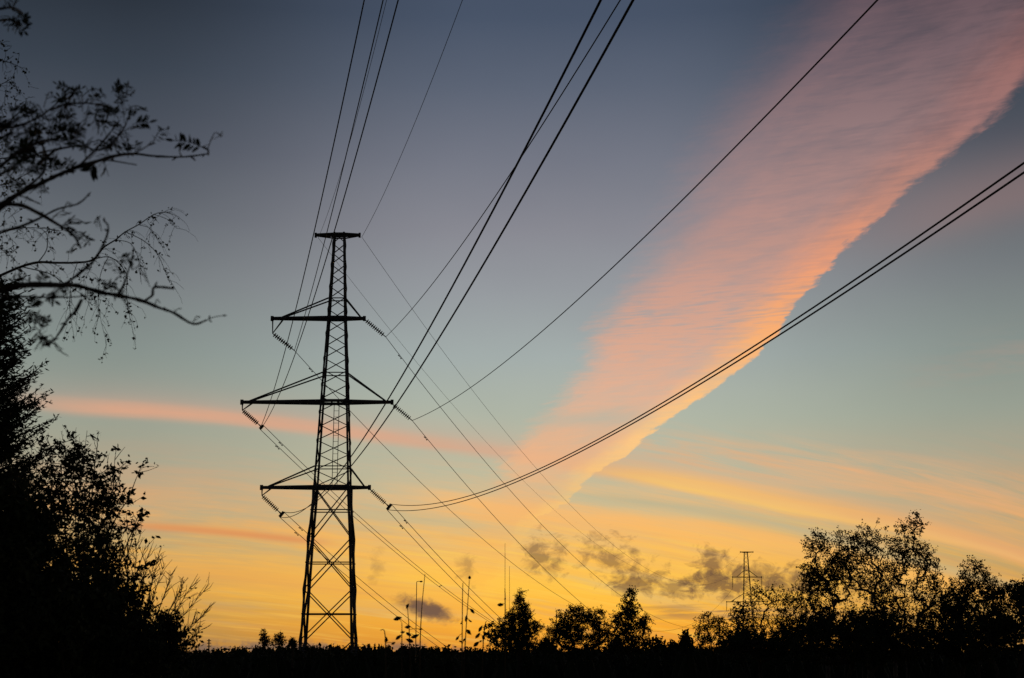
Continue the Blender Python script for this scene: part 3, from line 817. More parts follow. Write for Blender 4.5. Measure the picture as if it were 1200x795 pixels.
def frond(x0, y0, x1, y1, n=7, ll=9, open_=1.0):
    """pinnate leaf from base pixel to tip pixel with n pairs of leaflets ll px long"""
    a = P(x0, y0, YR + rng.uniform(-.2, .2)); b = P(x1, y1, YR + rng.uniform(-.2, .2)); s_ = YR / F
    b = b + [0, rng.uniform(-.03, .03), 0]
    mid_ = (a + b) / 2 + [0, 0, np.linalg.norm(b - a) * .08]
    c = smoothp([a, mid_, b], 4); mb2.tube(c, .0011, 4)
    ax = b - a; ax /= np.linalg.norm(ax)
    nrm = rng.normal(size=3) * .55 + [0, -1, 0]; nrm -= ax * (nrm @ ax); nrm /= np.linalg.norm(nrm)
    side_ = np.cross(ax, nrm)
    for q in range(n + 1):
        t = .25 + .75 * q / n; p = c[0] + (b - a) * t; p = c[min(int(t * (len(c) - 1)), len(c) - 1)] * .5 + p * .5
        for sd in ((-1, 1) if q < n else (0,)):
            if rng.uniform() < .1: continue
            d_ = ax * (.6 if sd else 1) + side_ * sd * .9 * open_ + rng.normal(size=3) * .15; d_ /= np.linalg.norm(d_)
            L = ll * s_ * 1.2 * rng.uniform(.8, 1.15); w = np.cross(d_, nrm + rng.normal(size=3) * .3); w /= np.linalg.norm(w)
            ce = p + d_ * L / 2
            W_ = L * .17
            v = [p, p + d_ * L * .3 + w * W_, p + d_ * L * .75 + w * W_ * .8, p + d_ * L, p + d_ * L * .75 - w * W_ * .8, p + d_ * L * .3 - w * W_]
            lf2.add(v, [(0, 1, 2, 3), (0, 3, 4, 5)])
mb2 = MB(); lf2 = MB()
fr = [(243, 176, 206, 168, 9, 9.5), (243, 176, 259, 160, 5, 9), (178, 170, 199, 157, 6, 8), (158, 181, 160, 168, 4, 10), (150, 185, 152, 170, 4, 9), (112, 191, 108, 205, 4, 12), (118, 188, 124, 200, 4, 10),
      (155, 146, 171, 138, 5, 8), (148, 140, 160, 130, 5, 8), (146, 145, 141, 125, 5, 7), (134, 149, 118, 150, 5, 9), (125, 160, 100, 144, 6, 9), (104, 121, 128, 133, 6, 9), (104, 124, 96, 140, 6, 8), (112, 128, 138, 140, 6, 8),
      (118, 124, 134, 132, 5, 7), (84, 110, 94, 102, 4, 6), (76, 130, 64, 113, 5, 9), (78, 128, 74, 108, 5, 9), (78, 130, 86, 116, 5, 8), (92, 145, 60, 150, 7, 10), (90, 140, 52, 144, 7, 9), (94, 160, 68, 150, 6, 9),
      (92, 165, 60, 170, 7, 10), (70, 150, 95, 152, 6, 9), (60, 140, 84, 135, 5, 9), (130, 165, 142, 175, 5, 8), (128, 170, 120, 180, 5, 8), (138, 160, 128, 176, 5, 9), (142, 156, 150, 164, 5, 8), (146, 150, 134, 166, 5, 9), (120, 176, 138, 180, 5, 8),
      (44, 130, 20, 122, 6, 9), (48, 132, 44, 148, 5, 9), (40, 140, 14, 134, 7, 10), (30, 150, 4, 146, 7, 10), (30, 160, 44, 148, 5, 9), (20, 165, 0, 158, 6, 10), (15, 175, 40, 166, 6, 10), (8, 160, 34, 156, 6, 10), (0, 170, 22, 184, 6, 10), (10, 185, 34, 178, 5, 9), (0, 150, 20, 140, 6, 10),
      (25, 190, 5, 200, 5, 9), (75, 266, 100, 262, 7, 9), (72, 264, 90, 278, 6, 9), (95, 290, 85, 300, 4, 8), (92, 282, 104, 278, 4, 8), (70, 268, 88, 262, 6, 9), (34, 214, 20, 228, 5, 9), (18, 230, 44, 238, 6, 9), (28, 224, 10, 218, 5, 9),
      (122, 308, 142, 324, 6, 8), (138, 302, 156, 304, 5, 8), (156, 316, 172, 332, 7, 8), (110, 326, 128, 334, 5, 8), (76, 338, 56, 352, 6, 9), (80, 350, 62, 344, 6, 9), (60, 344, 80, 342, 6, 9), (110, 352, 116, 366, 3, 7), (74, 248, 86, 246, 3, 6),
      (50, 404, 68, 408, 5, 9), (56, 400, 42, 410, 5, 9), (40, 385, 52, 376, 4, 8), (30, 390, 50, 396, 5, 9), (30, 352, 14, 358, 6, 10), (30, 340, 20, 325, 5, 9), (26, 370, 44, 372, 5, 9), (110, 262, 118, 270, 3, 6), (115, 262, 110, 254, 3, 6),
      (52, 345, 68, 356, 5, 8), (24, 30, 36, 38, 4, 8), (12, 24, 30, 20, 6, 9), (14, 12, 30, 22, 6, 9), (0, 20, 22, 36, 6, 9), (16, 10, 26, 6, 4, 8), (-6, 8, 14, 2, 6, 9), (4, 30, 26, 34, 6, 9), (180, 361, 188, 356, 1, 4), (240, 377, 257, 367, 1, 5)]
for a in fr: frond(*a)
for q in range(84):
    x = rng.uniform(-10, 62) if q % 2 else rng.uniform(40, 150); y = rng.uniform(122, 208) - (x > 90) * 14 + (x < 40) * rng.uniform(0, 30)
    t_ = rng.uniform(0, 6.28); L_ = rng.uniform(18, 30); frond(x, y, x + L_ * math.cos(t_), y - abs(L_ * math.sin(t_)) * .6, int(rng.integers(5, 8)), rng.uniform(6, 9))
for a in [(118, 343, 134, 330, 6, 8), (128, 345, 146, 356, 5, 7), (145, 348, 128, 338, 6, 7), (204, 367, 210, 361, 1, 5), (226, 379, 232, 371, 1, 5), (60, 400, 44, 398, 6, 9), (60, 402, 70, 412, 6, 8), (54, 404, 40, 404, 6, 9), (110, 349, 94, 343, 5, 8), (86, 275, 104, 285, 6, 8), (60, 258, 84, 254, 6, 8)]: frond(*a)
for q in range(12):
    x = rng.uniform(-10, 60); y = rng.uniform(330, 400); t_ = rng.uniform(0, 6.28); frond(x, y, x + 24 * math.cos(t_), y + 14 * math.sin(t_), 6, 8)
mb2.build('leaf_stems', M_bark, rowan, rowan_base); lf2.build('crown', M_leafd, rowan, rowan_base)

# ------------------------------------------------------------------ weeping birch behind it
rng = np.random.default_rng(11)
YB = 9.0
bb = np.array([P(-150, 765, YB)[0], YB, gz(P(-150, 765, YB)[0], YB)])
birch = thing('birch_tree', 'weeping birch with hanging twigs and tiny leaves behind the blurred boughs, left edge', 'tree', bb)
mb = MB()
topb = P(-100, -120, YB)
mb.tube([bb + (topb - bb) * t + [.08 * math.sin(t * 7), 0, 0] for t in np.linspace(0, 1, 14)], np.linspace(.11, .02, 14), 9)
mb.build('trunk', M_birch, birch, bb)
mb = MB(); lf = MB(); sB = YB / F
lines = [([(-130, 420), (-60, 350), (0, 323), (23, 313), (45, 307), (66, 308), (91, 308), (109, 304), (122, 290), (136, 281), (147, 272), (163, 264), (181, 251.5), (195, 250), (209.5, 254)], 4.2, .5),
 ([(109, 304), (127, 301), (140, 309), (148, 323), (148, 343), (151, 366), (157, 393)], 1.4, .5),
 ([(147, 272), (168, 282), (183.5, 296), (192.5, 314), (199, 332)], 1.2, .5),
 ([(45, 307), (54, 293), (55.5, 277), (59, 268)], 1.5, .6), ([(29, 314), (57, 321), (75, 332), (100, 348)], 1.5, .6),
 ([(-110, 250), (-40, 215), (0, 217), (25, 208), (45, 196)], 2.2, .6), ([(-110, 300), (-30, 285), (10, 270), (38, 268), (70, 271)], 2, .5),
 ([(-100, 160), (-40, 120), (0, 100), (14, 92)], 2, .6), ([(-100, 100), (-30, 70), (4, 72), (26, 80)], 2, .5), ([(-90, 200), (-20, 170), (14, 140), (30, 124)], 2, .6), ([(-100, 210), (-20, 190), (20, 184), (52, 183), (75, 196)], 2, .5),
 ([(-100, 330), (-40, 300), (-5, 290), (10, 300)], 2, .6), ([(136, 281), (152, 285), (160, 298), (166, 318)], 1, .5), ([(163, 264), (176, 268), (184, 280)], .9, .4), ([(181, 251.5), (196, 258), (206, 268)], .8, .4),
 ([(127, 301), (118, 320), (115, 345), (118, 370), (125, 404)], .9, .4), ([(122, 290), (112, 300), (104, 318), (98, 330)], .9, .4), ([(91, 308), (84, 330), (82, 360), (88, 400)], .8, .4)]
def dots(p, n, r):
    c = p + rng.normal(size=(n, 3)) * r
    leaves(lf, rng, c, 3.6 * sB, 2.8 * sB)
for pts, w0, w1 in lines:
    c = smoothp(poly3(pts, YB, rng, .25)); L = len(c)
    mb.tube(c, np.linspace(w0, w1, L) * sB * .5, 5)
    for q in range(5, L):
        for _ in range(2):
          if rng.uniform() < .6:                       # side twiglet, drooping
            d_ = rng.normal(size=3) * [1, 1, .7] + (c[min(q + 1, L - 1)] - c[q - 1]) / (2 * sB * 8) + [.4, 0, .2]; d_ /= np.linalg.norm(d_)
            T = rng.uniform(8, 36) * sB; pts2 = [c[q]]
            for z in range(5):
                d_ = d_ + [0, 0, -.26]; d_ /= np.linalg.norm(d_); pts2.append(pts2[-1] + d_ * T / 5 + rng.normal(size=3) * T * .02)
            mb.tube(pts2, np.linspace(.55, .3, 6) * sB * .5, 3)
            for z in (2, 3, 4, 5):
                if rng.uniform() < .3: dots(pts2[z], rng.integers(1, 4), 1.2 * sB)
        if rng.uniform() < .12: dots(c[q], rng.integers(1, 4), 2 * sB)
# long hanging strings of twigs
for (x, y, l) in [(95, 355, 40), (84, 345, 58), (104, 350, 46), (118, 352, 50), (70, 330, 30), (150, 345, 40), (128, 350, 30), (15, 290, 16), (40, 270, 18), (12, 210, 50), (25, 200, 40), (4, 120, 60), (10, 90, 60), (22, 130, 40), (36, 118, 30), (48, 180, 26), (60, 190, 20), (156, 270, 20), (176, 266, 40), (166, 280, 40), (30, 200, 40), (50, 205, 36), (8, 150, 60), (5, 250, 60), (18, 300, 40)]:
    p = P(x, y, YB + rng.uniform(-.3, .3)); pts2 = [p]
    for z in range(6): pts2.append(pts2[-1] + np.array([rng.normal() * 1.6, rng.normal() * 1.6, -l / 6]) * sB)
    mb.tube(pts2, np.linspace(.6, .3, 7) * sB * .5, 3)
    for z in range(1, 7):
        if rng.uniform() < .55: dots(pts2[z], rng.integers(1, 4), 1.8 * sB)
for q in range(150):                                   # specks high on the left edge
    x = abs(rng.normal()) * 16; y = rng.uniform(50, 300); p = P(x, y, YB + rng.uniform(-.4, .4))
    d_ = rng.normal(size=3); d_ /= np.linalg.norm(d_); e = p - d_ * rng.uniform(6, 16) * sB; e[2] -= 4 * sB
    mb.tube([p, (p + e) / 2 + rng.normal(size=3) * sB, e], .3 * sB, 3); dots(p, rng.integers(1, 4), 1.6 * sB)
mb.build('branches', M_bark, birch, bb); lf.build('crown', M_leaf, birch, bb)

# ------------------------------------------------------------------ left side: spruce and shrubs
YS = 15.0
prof = lambda f: (.15 + 1.25 * f ** .75) if f < .45 else .95 + .3 * (f - .45)
conifer('spruce_tree', 'dark narrow spruce standing at the left edge under the hanging birch twigs', 'tree', YS, 4, 330, .8, None, 21, 78, needle=.045, dens=1.5, profile=prof, up=.32)
LG = 'leafy shrubs massed in the lower left corner'
tree('leafy_shrub', 'tallest leafy shrub beside the spruce, its upright leafy shoots against the pink streak', 'shrub', 13, 70,
     [(85, 640, 45, 110), (70, 560, 30, 50), (100, 590, 35, 60), (90, 540, 22, 28), (120, 640, 34, 70), (50, 620, 40, 100), (125, 575, 20, 40)], 520, .12, 18, .045, .02, 31, rt=.0035, rmax=.05, trunks=6, spreadm=.25, seg=.16, group=LG, mat=M_leafd, bare=.35, depth=1.6)
tree('leafy_shrub', 'dense leafy shrub filling the very corner at the lower left', 'shrub', 11, 20,
     [(20, 720, 60, 90), (60, 760, 70, 70), (10, 640, 40, 80), (90, 720, 50, 50)], 520, .13, 40, .06, .03, 32, rt=.0035, rmax=.05, trunks=6, spreadm=.3, seg=.2, group=LG, mat=M_leafd, depth=1.8)
tree('leafy_shrub', 'lower leafy shrub sloping down beside the bare twigs at the left', 'shrub', 12, 130,
     [(122, 725, 46, 55), (140, 700, 26, 38), (150, 742, 38, 30), (110, 670, 32, 50), (95, 740, 60, 50)], 520, .13, 18, .045, .022, 33, rt=.0035, rmax=.045, trunks=6, spreadm=.25, seg=.18, group=LG, mat=M_leafd, depth=1.8, bare=.35)
# thin upright shoots
rng = np.random.default_rng(44); YQ = 12.5
bq = P(110, 765, YQ); bq[2] = gz(bq[0], YQ)
bare_s = thing('bare_shrub', 'nearly leafless shrub of thin upright shoots above the leafy mass at the left', 'shrub', bq)
mb = MB(); lf = MB(); sq = YQ / F
for pts in [[(105, 700), (118, 660), (135, 610), (150, 585), (160, 560), (168, 541)], [(100, 690), (104, 620), (110, 560), (113, 528), (115, 520)], [(95, 690), (92, 600), (98, 545), (102, 505)],
            [(110, 700), (125, 640), (132, 590), (134, 545), (135, 532)], [(115, 710), (140, 660), (152, 630), (163, 610), (166, 600)], [(120, 720), (146, 690), (160, 670), (170, 640)], [(80, 680), (76, 600), (78, 540), (72, 505)],
            [(130, 740), (160, 700), (168, 680), (172, 662)], [(85, 690), (60, 600), (62, 540), (54, 510)], [(100, 700), (90, 640), (86, 580), (80, 545)], [(118, 700), (120, 640), (126, 600), (122, 570)], [(125, 700), (150, 650), (158, 615), (165, 598)]]:
    p = [(pts[0][0] * .4 + 66, 900)] + pts; c = smoothp(poly3(p, YQ, rng, .3)); mb.tube(c, np.linspace(2.4, .6, len(c)) * sq * .5, 4)
    for q in range(len(c) // 3, len(c)):
        if rng.uniform() < .55:
            d_ = rng.normal(size=3) * .7 + [.3, 0, .8]; d_ /= np.linalg.norm(d_); L = rng.uniform(8, 26) * sq
            e = c[q] + d_ * L; mb.tube([c[q], (c[q] + e) / 2 + rng.normal(size=3) * L * .06, e], [.5 * sq, .4 * sq, .22 * sq], 3)
            if rng.uniform() < .5: leaves(lf, rng, e + rng.normal(size=(rng.integers(2, 7), 3)) * 2.6 * sq, 7 * sq, 4 * sq, .6)
        if rng.uniform() < .2: leaves(lf, rng, c[q] + rng.normal(size=(rng.integers(4, 12), 3)) * 3.4 * sq, 7.5 * sq, 4 * sq, .6)
mb.build('branches', M_bark, bare_s, bq); lf.build('foliage', M_leafd, bare_s, bq)
def shrub_bare(label, px, Y, tips, seed, leafp=.25):
    rng = np.random.default_rng(seed); b = P(px, 765, Y); b[2] = gz(b[0], Y); s_ = Y / F
    root = thing('bare_shrub', label, 'shrub', b); mb = MB(); lf = MB()
    src = P(px, 790, Y); mb.tube([b, src], [3 * s_, 2 * s_], 5)
    for (x, y) in tips:
        e = P(x, y, Y + rng.uniform(-.4, .4)); m_ = src * .45 + e * .55; m_ = m_ + [0, 0, -.05 * np.linalg.norm(e - src)]
        c = smoothp([src, m_ + rng.normal(size=3) * 2 * s_, e], 7); mb.tube(c, np.linspace(2.6, .5, len(c)) * s_ * .5, 4)
        for q in range(4, len(c)):
            for _ in range(3):
                if rng.uniform() < .75:
                    d_ = (c[q] - c[q - 1]); d_ /= np.linalg.norm(d_); d_ = d_ + rng.normal(size=3) * .5; d_[2] += .25; d_ /= np.linalg.norm(d_); L = rng.uniform(8, 24) * s_
                    e2 = c[q] + d_ * L; mb.tube([c[q], (c[q] + e2) / 2 + rng.normal(size=3) * L * .05, e2], [.5 * s_, .38 * s_, .2 * s_], 3)
                    if rng.uniform() < .5:
                        d2 = d_ + rng.normal(size=3) * .6; d2 /= np.linalg.norm(d2); mb.tube([(c[q] + e2) / 2, (c[q] + e2) / 2 + d2 * L * .5], .22 * s_, 3)
                    if rng.uniform() < leafp: leaves(lf, rng, e2 + rng.normal(size=(rng.integers(1, 4), 3)) * 1.6 * s_, 4.5 * s_, 2.4 * s_, .5)
    mb.build('branches', M_bark, root, b)
    if lf.n: lf.build('foliage', M_leafd, root, b)
shrub_bare('leafless twiggy shrub fanning out low at the left, right of the leafy mass', 150, 12, [(192, 662), (200, 675), (215, 684), (238, 694), (242, 716), (236, 738), (225, 748), (180, 672), (210, 700), (205, 722), (172, 655), (185, 655), (222, 690), (228, 730), (160, 640), (150, 620), (215, 745), (168, 690)], 51, .1)
tree('low_shrub', 'low leafy shrub under the leafless twigs, at the foot of the left mass', 'shrub', 11.5, 175, [(180, 765, 45, 30), (195, 738, 16, 18), (150, 760, 50, 40)], 240, .1, 26, .04, .022, 34, rt=.003, rmax=.03, trunks=4, spreadm=.2, seg=.15, mat=M_leafd, depth=1.8)

# ------------------------------------------------------------------ middle and right: trees on the far side of the clearing
TG = 'trees standing along the horizon'
def pineprof(f): return .35 + .9 * f if f < .75 else 1.0
tree('pine_tree', 'young upright pine with candle-like shoots, first tree right of the large pylon', 'tree', 60, 608,
     [(608, 754, 29, 10), (607, 740, 22, 12), (608, 727, 15, 11), (609, 714, 9, 10), (609.5, 702, 3.5, 8), (588, 738, 5, 9), (628, 738, 5, 9), (598, 722, 4, 8), (619, 722, 4, 8)], 300, .22, 34, .13, .024, 61, rt=.014, rmax=.12, seg=.4, top=.9, group=TG, mat=M_needle, droop=-.9)
tree('round_pine_tree', 'low round-headed bushy pine between the young pine and the pointed birch', 'tree', 75, 682,
     [(680, 748, 37, 13), (668, 730, 18, 11), (692, 724, 18, 10), (676, 717, 9, 6), (654, 742, 15, 8), (706, 738, 13, 9)], 360, .27, 34, .13, .034, 62, rt=.014, rmax=.15, seg=.4, group=TG, mat=M_needle)
tree('pointed_birch_tree', 'pointed birch with loose drooping edges, right beside the round pine', 'tree', 65, 739,
     [(739, 750, 26, 14), (740, 732, 20, 14), (739, 715, 12, 10), (738.5, 701, 6, 9), (739, 692, 2.5, 5), (724, 726, 6, 8), (755, 728, 6, 9)], 300, .24, 26, .085, .05, 63, rt=.01, rmax=.12, seg=.4, top=.85, group=TG, mat=M_leaf, sag=.4)
tree('small_birch_tree', 'small thin-crowned birch just left of the far pylon', 'tree', 60, 834,
     [(832, 748, 19, 18), (830, 726, 11, 10), (843, 730, 10, 10), (822, 735, 7, 9), (849, 745, 8, 14)], 150, .26, 22, .07, .045, 64, rt=.009, rmax=.09, seg=.4, group=TG, mat=M_leaf, sag=.5, bare=.15)
conifer('small_spruce_tree', 'small dark spruce in front of the foot of the far pylon', 'tree', 70, 871, 710, 1.0, None, 65, 22, TG, needle=.16, dens=.8, profile=lambda f: min(1, .35 + f * 1.1), up=.4)
conifer('small_spruce_tree', 'stubby dark spruce top right against the left leg of the far pylon', 'tree', 72, 863, 716, .8, None, 66, 20, TG, needle=.16, dens=.8, profile=lambda f: min(1, .4 + f), up=.4)
tree('thicket', 'loose see-through thicket of alder right of the far pylon', 'thicket', 58, 910,
     [(910, 730, 42, 34), (885, 745, 20, 22), (930, 720, 26, 30), (905, 700, 30, 12), (935, 700, 16, 14), (890, 694, 8, 8)], 340, .28, 18, .07, .045, 67, rt=.009, rmax=.06, trunks=6, spreadm=.7, seg=.4, group=TG, mat=M_leaf, bare=.15, depth=.5)
BG = 'tall birches of the clump at the right'
tree('tall_birch_tree', 'leftmost tall birch of the clump, with a ragged left outline', 'tree', 52, 965,
     [(990, 640, 15, 20), (985, 665, 16, 20), (962, 668, 22, 42), (950, 690, 14, 34), (975, 690, 24, 46), (958, 640, 14, 16), (965, 735, 28, 26)], 400, .25, 24, .07, .045, 71, rt=.008, rmax=.1, trunks=3, spreadm=.6, seg=.35, group=BG, mat=M_leaf, bark=M_birch, sag=.15, depth=.7)
tree('tall_birch_tree', 'middle tall birch of the clump, its thin crown open to the sky', 'tree', 50, 1018,
     [(1010, 640, 18, 24), (1030, 632, 24, 22), (1015, 672, 30, 28), (1000, 628, 12, 12), (1030, 690, 26, 34), (995, 665, 16, 24), (1010, 738, 34, 26)], 380, .25, 18, .07, .045, 72, rt=.008, rmax=.1, trunks=4, spreadm=.8, seg=.35, group=BG, mat=M_leaf, bark=M_birch, sag=.15, depth=.7, bare=.08)
tree('tall_birch_tree', 'highest birch, at the right of the clump', 'tree', 51, 1055,
     [(1066, 632, 20, 26), (1074, 610, 9, 10), (1060, 655, 30, 24), (1085, 660, 16, 20), (1090, 690, 20, 22), (1055, 700, 36, 30), (1060, 740, 42, 26)], 440, .25, 22, .07, .045, 73, rt=.008, rmax=.11, trunks=4, spreadm=.8, seg=.35, group=BG, mat=M_leaf, bark=M_birch, sag=.15, depth=.7)
tree('rounded_birch_tree', 'rounded lone birch right of the tall clump', 'tree', 55, 1142,
     [(1143, 690, 22, 26), (1140, 668, 14, 12), (1128, 690, 14, 18), (1158, 690, 12, 18), (1145, 730, 34, 26)], 320, .24, 24, .07, .045, 74, rt=.009, rmax=.1, seg=.35, group=TG, mat=M_leaf, sag=.1, depth=.8, bare=.08)
tree('broad_shrub', 'broad dark shrub running out of the right edge of the picture', 'shrub', 45, 1190,
     [(1190, 725, 36, 38), (1215, 700, 26, 30), (1160, 745, 30, 26), (1196, 694, 10, 8)], 360, .26, 40, .08, .05, 75, rt=.009, rmax=.08, trunks=4, spreadm=.6, seg=.35, group=TG, mat=M_leafd)
tree('broad_shrub', 'broad dark shrub filling the gap between the tall clump and the rounded birch', 'shrub', 48, 1105,
     [(1105, 738, 34, 30), (1115, 715, 20, 20), (1130, 755, 30, 20)], 300, .26, 40, .08, .05, 76, rt=.009, rmax=.08, trunks=4, spreadm=.6, seg=.35, group=TG, mat=M_leafd)
tree('broad_shrub', 'broad dark shrub under the left and middle trunks of the tall birch clump', 'shrub', 46, 990,
     [(985, 752, 60, 28), (1040, 750, 50, 28), (960, 730, 20, 20), (1020, 730, 30, 18)], 460, .26, 40, .08, .05, 77, rt=.009, rmax=.08, trunks=5, spreadm=1.2, seg=.35, group=TG, mat=M_leafd)
tree('broad_shrub', 'low dense shrub beneath the see-through alder thicket and the far pylon', 'shrub', 50, 895,
     [(900, 757, 60, 13), (870, 752, 22, 14), (935, 745, 24, 18)], 300, .24, 36, .08, .05, 79, rt=.009, rmax=.06, trunks=5, spreadm=1.0, seg=.35, group=TG, mat=M_leafd)
tree('leafy_sapling', 'leafy sapling with hanging leaves leaning at the left side of the young pine', 'tree', 25, 572,
     [(574, 742, 10, 12), (585, 748, 12, 12), (568, 730, 4, 4)], 34, .09, 9, .075, .04, 78, rt=.004, rmax=.02, seg=.12, mat=M_leafd, sag=.4)
# small crowns breaking the far tree line
for q, (x, bl, lab) in enumerate([
    (310, [(310, 752, 6, 5), (310, 746, 4, 4), (309, 741, 1.5, 3)], 'tiny thin conifer breaking the far tree line left of the pylon'),
    (327, [(327, 753, 8, 5), (327, 748, 6, 4), (329, 745, 3, 3)], 'tiny full conifer next to the thin one left of the pylon'),
    (343, [(343, 755, 5, 3), (343, 752, 2.5, 3)], 'smallest of the three conifers left of the pylon legs')]):
    tree('far_conifer', lab, 'tree', 150, x, bl, 70, .28, 16, .2, .06, 80 + q, rt=.02, rmax=.12, seg=.5, top=.95, group='small conifers along the far tree line', mat=M_needle)
for q, (x, y, rx, lab) in enumerate([(770, 757, 16, 'low rounded far tree just right of the pointed birch'), (790, 760, 12, 'lowest rounded far tree in the gap left of the small birch'), (803, 750, 6, 'tiny feathery tree sticking out of the gap left of the small birch'), (722, 756, 10, 'low far tree between the round pine and the pointed birch'), (640, 757, 10, 'low far tree between the two pines')]):
    tree('far_tree', lab, 'tree', 120, x, [(x, y + 3, rx, 6), (x, y, rx * .5, 7)], 50, .4, 16, .25, .16, 90 + q, rt=.02, rmax=.1, seg=.7, group='low broadleaf trees along the far tree line', mat=M_leafd)

# ------------------------------------------------------------------ foreground weeds
def weed(label, Y, stem, lv, seed, head=None):
    rng = np.random.default_rng(seed); s_ = Y / F
    foot = P(stem[0][0], stem[0][1], Y); b = np.array([foot[0], Y, gz(foot[0], Y)])
    root = thing('weed_stalk', label, 'weed', b, 'tall weeds standing in the foreground'); mb = MB(); lf = MB()
    c = np.concatenate([[b], smoothp([P(x, y, Y) for x, y in stem], 4)]); mb.tube(c, np.linspace(1.5, .6, len(c)) * s_ * .5 + .0005, 5)
    for (x, y, L, ang) in lv:
        p = P(x, y, Y); i_ = int(np.argmin(np.abs(c[:, 2] - p[2]) + np.abs(c[:, 0] - p[0]) * .3)); mb.tube([c[i_], (c[i_] + p) / 2 + [0, 0, s_], p], .35 * s_, 3)
        a = math.radians(ang); d_ = np.array([math.cos(a), rng.uniform(-.3, .3), math.sin(a)]); w = np.cross(d_, [0, 1, 0]) + [0, rng.uniform(-.5, .5), 0]; w /= np.linalg.norm(w); L *= s_
        pr = [(0, .0), (.2, .17), (.45, .24), (.75, .15), (1, 0)]
        top_ = [p + d_ * L * (t - .5) + w * L * r * (1 + .15 * rng.normal()) + [0, .06 * L * math.sin(t * 5), 0] for t, r in pr]; bot = [p + d_ * L * (t - .5) - w * L * r * (1 + .15 * rng.normal()) + [0, .06 * L * math.sin(t * 5), 0] for t, r in pr]
        lf.add(top_ + bot, [(k_, k_ + 1, k_ + 6, k_ + 5) for k_ in range(4)])
    if head:
        x, y, r = head; m2 = MB(); p = P(x, y, Y); m2.lathe(p - np.array([0, 0, r * s_]), p + np.array([0, 0, r * s_]), [(0, .001), (.2, r * s_ * .7), (.6, r * s_ * .8), (1, .001)], 7); m2.build('seed_head', M_stalk, root, b)
    mb.build('stem', M_stalk, root, b)
    if lf.n: lf.build('foliage', M_leafd, root, b)
weed('weed stalk with a broad leaf spread at its top, right of the pylon base', 8, [(471, 790), (471, 755), (471, 730)], [(466, 725, 11, 12), (467, 747, 9, 40), (472, 741, 6, 5)], 1)
weed('tallest leafy weed stalk with a round leaf at its tip, near the dark cloud', 8.5, [(481, 800), (480, 750), (479, 730), (477.5, 712)], [(477.5, 710.5, 7, 60), (479, 743.5, 8, -30), (486.5, 745.5, 11, 20), (478, 735, 8, 5), (493, 737.5, 5, 0), (480, 751, 10, 160)], 2)
weed('short weed stalk with one drooping heart-shaped leaf, nearest to the pylon', 7.5, [(452.5, 800), (452, 760), (451, 742), (449, 738), (445.5, 739)], [(452.3, 750, 8, 80), (461, 754, 6, 30)], 3)
weed('slender leaning stalk with a few hanging leaves, right of the dark cloud', 9, [(543, 800), (545, 757), (547, 725), (550, 680)], [(546.3, 725, 8, 85), (551, 728, 5, -30), (549.5, 741, 9, -45), (553.5, 716.5, 8, -50)], 4, head=(550.3, 677, 2.2))
weed('thin straight stalk with tiny leaves, left neighbour of the leaning one', 9.2, [(541, 800), (541.5, 757), (542, 700), (542.5, 683)], [(540.5, 731, 3, 10), (536, 748, 7, 50), (540, 752, 5, -20), (544, 750, 5, 60)], 5)
weed('thin pale stalk rising left of the young pine top with two small leaves', 10, [(592, 800), (592, 740), (592, 700), (591.5, 690)], [(586.5, 709, 8, 0), (592, 702, 4, 80)], 6)
weed('low weed with arching leaves close to the left side of the sapling', 10, [(565, 800), (566, 760), (568, 735), (570, 728)], [(563, 737, 9, 60), (560, 745, 9, 50), (575, 733, 8, -30), (573, 745, 9, -50), (558, 755, 9, 40)], 7)
weed('dry reddish twin stalk leaning to the right beneath the street lamp head', 12, [(492, 800), (492.5, 750), (494.5, 710), (498, 673)], [], 8)

# ------------------------------------------------------------------ lamps, masts
def lamp(label, Y, x, ytop, hx, w=1.1):
    s_ = Y / F; t = P(x, ytop, Y); b = np.array([t[0], Y, gz(t[0], Y)])
    root = thing('street_lamp', label, 'street lamp', b, 'street lamps far across the clearing'); m = MB()
    m.tube([b, b * .3 + t * .7, t], [w * s_ * .7, w * s_ * .5, w * s_ * .4], 7); m.build('pole', M_lampgrey, root, b)
    m = MB(); e = P(hx, ytop - .3, Y); m.tube([t, (t + e) / 2 + [0, 0, .4 * s_], e], w * s_ * .35, 5); m.build('arm', M_lampgrey, root, b)
    m = MB(); d_ = (e - t) / np.linalg.norm(e - t); m.lathe(e - d_ * 1.2 * s_, e + d_ * 2.4 * s_, [(0, .3 * s_), (.2, .9 * s_), (.7, 1.0 * s_), (1, .2 * s_)], 7); m.build('lamp_head', M_lampgrey, root, b)
lamp('street lamp with one short arm, seen against the orange sky between the two pines', 130, 652, 715.5, 654.5)
lamp('taller street lamp rising above the small dark cloud right of the pylon', 110, 488.3, 682, 493, 1.0)
def mast(label, Y, x, ytop, w=.9):
    s_ = Y / F; t = P(x, ytop, Y); b = np.array([t[0], Y, gz(t[0], Y)]); root = thing('radio_mast', label, 'radio mast', b, 'thin masts behind the young pine')
    m = MB(); h = w * s_ * .5; H = t[2] - b[2]; n = int(H / (h * 7))
    cs = [np.array([math.cos(a), math.sin(a), 0]) * h for a in (0, 2.094, 4.189)]
    for c in cs: m.tube([b + c, t + c * .6], h * .22, 4)
    for q in range(n):
        z0 = H * q / n; z1 = H * (q + 1) / n
        for k_ in range(3): m.bar(b + cs[k_] + [0, 0, z0], b + cs[(k_ + 1) % 3] + [0, 0, z1], h * .25)
    m.build('lattice', M_steel, root, b)
    m = MB(); m.tube([t, t + [0, 0, 12 * s_]], .22 * s_, 4); m.build('antenna', M_steel, root, b)
mast('taller thin radio mast behind the top of the young pine', 300, 591.8, 649)
mast('shorter thin radio mast just right of the taller one', 300, 597, 676, .8)
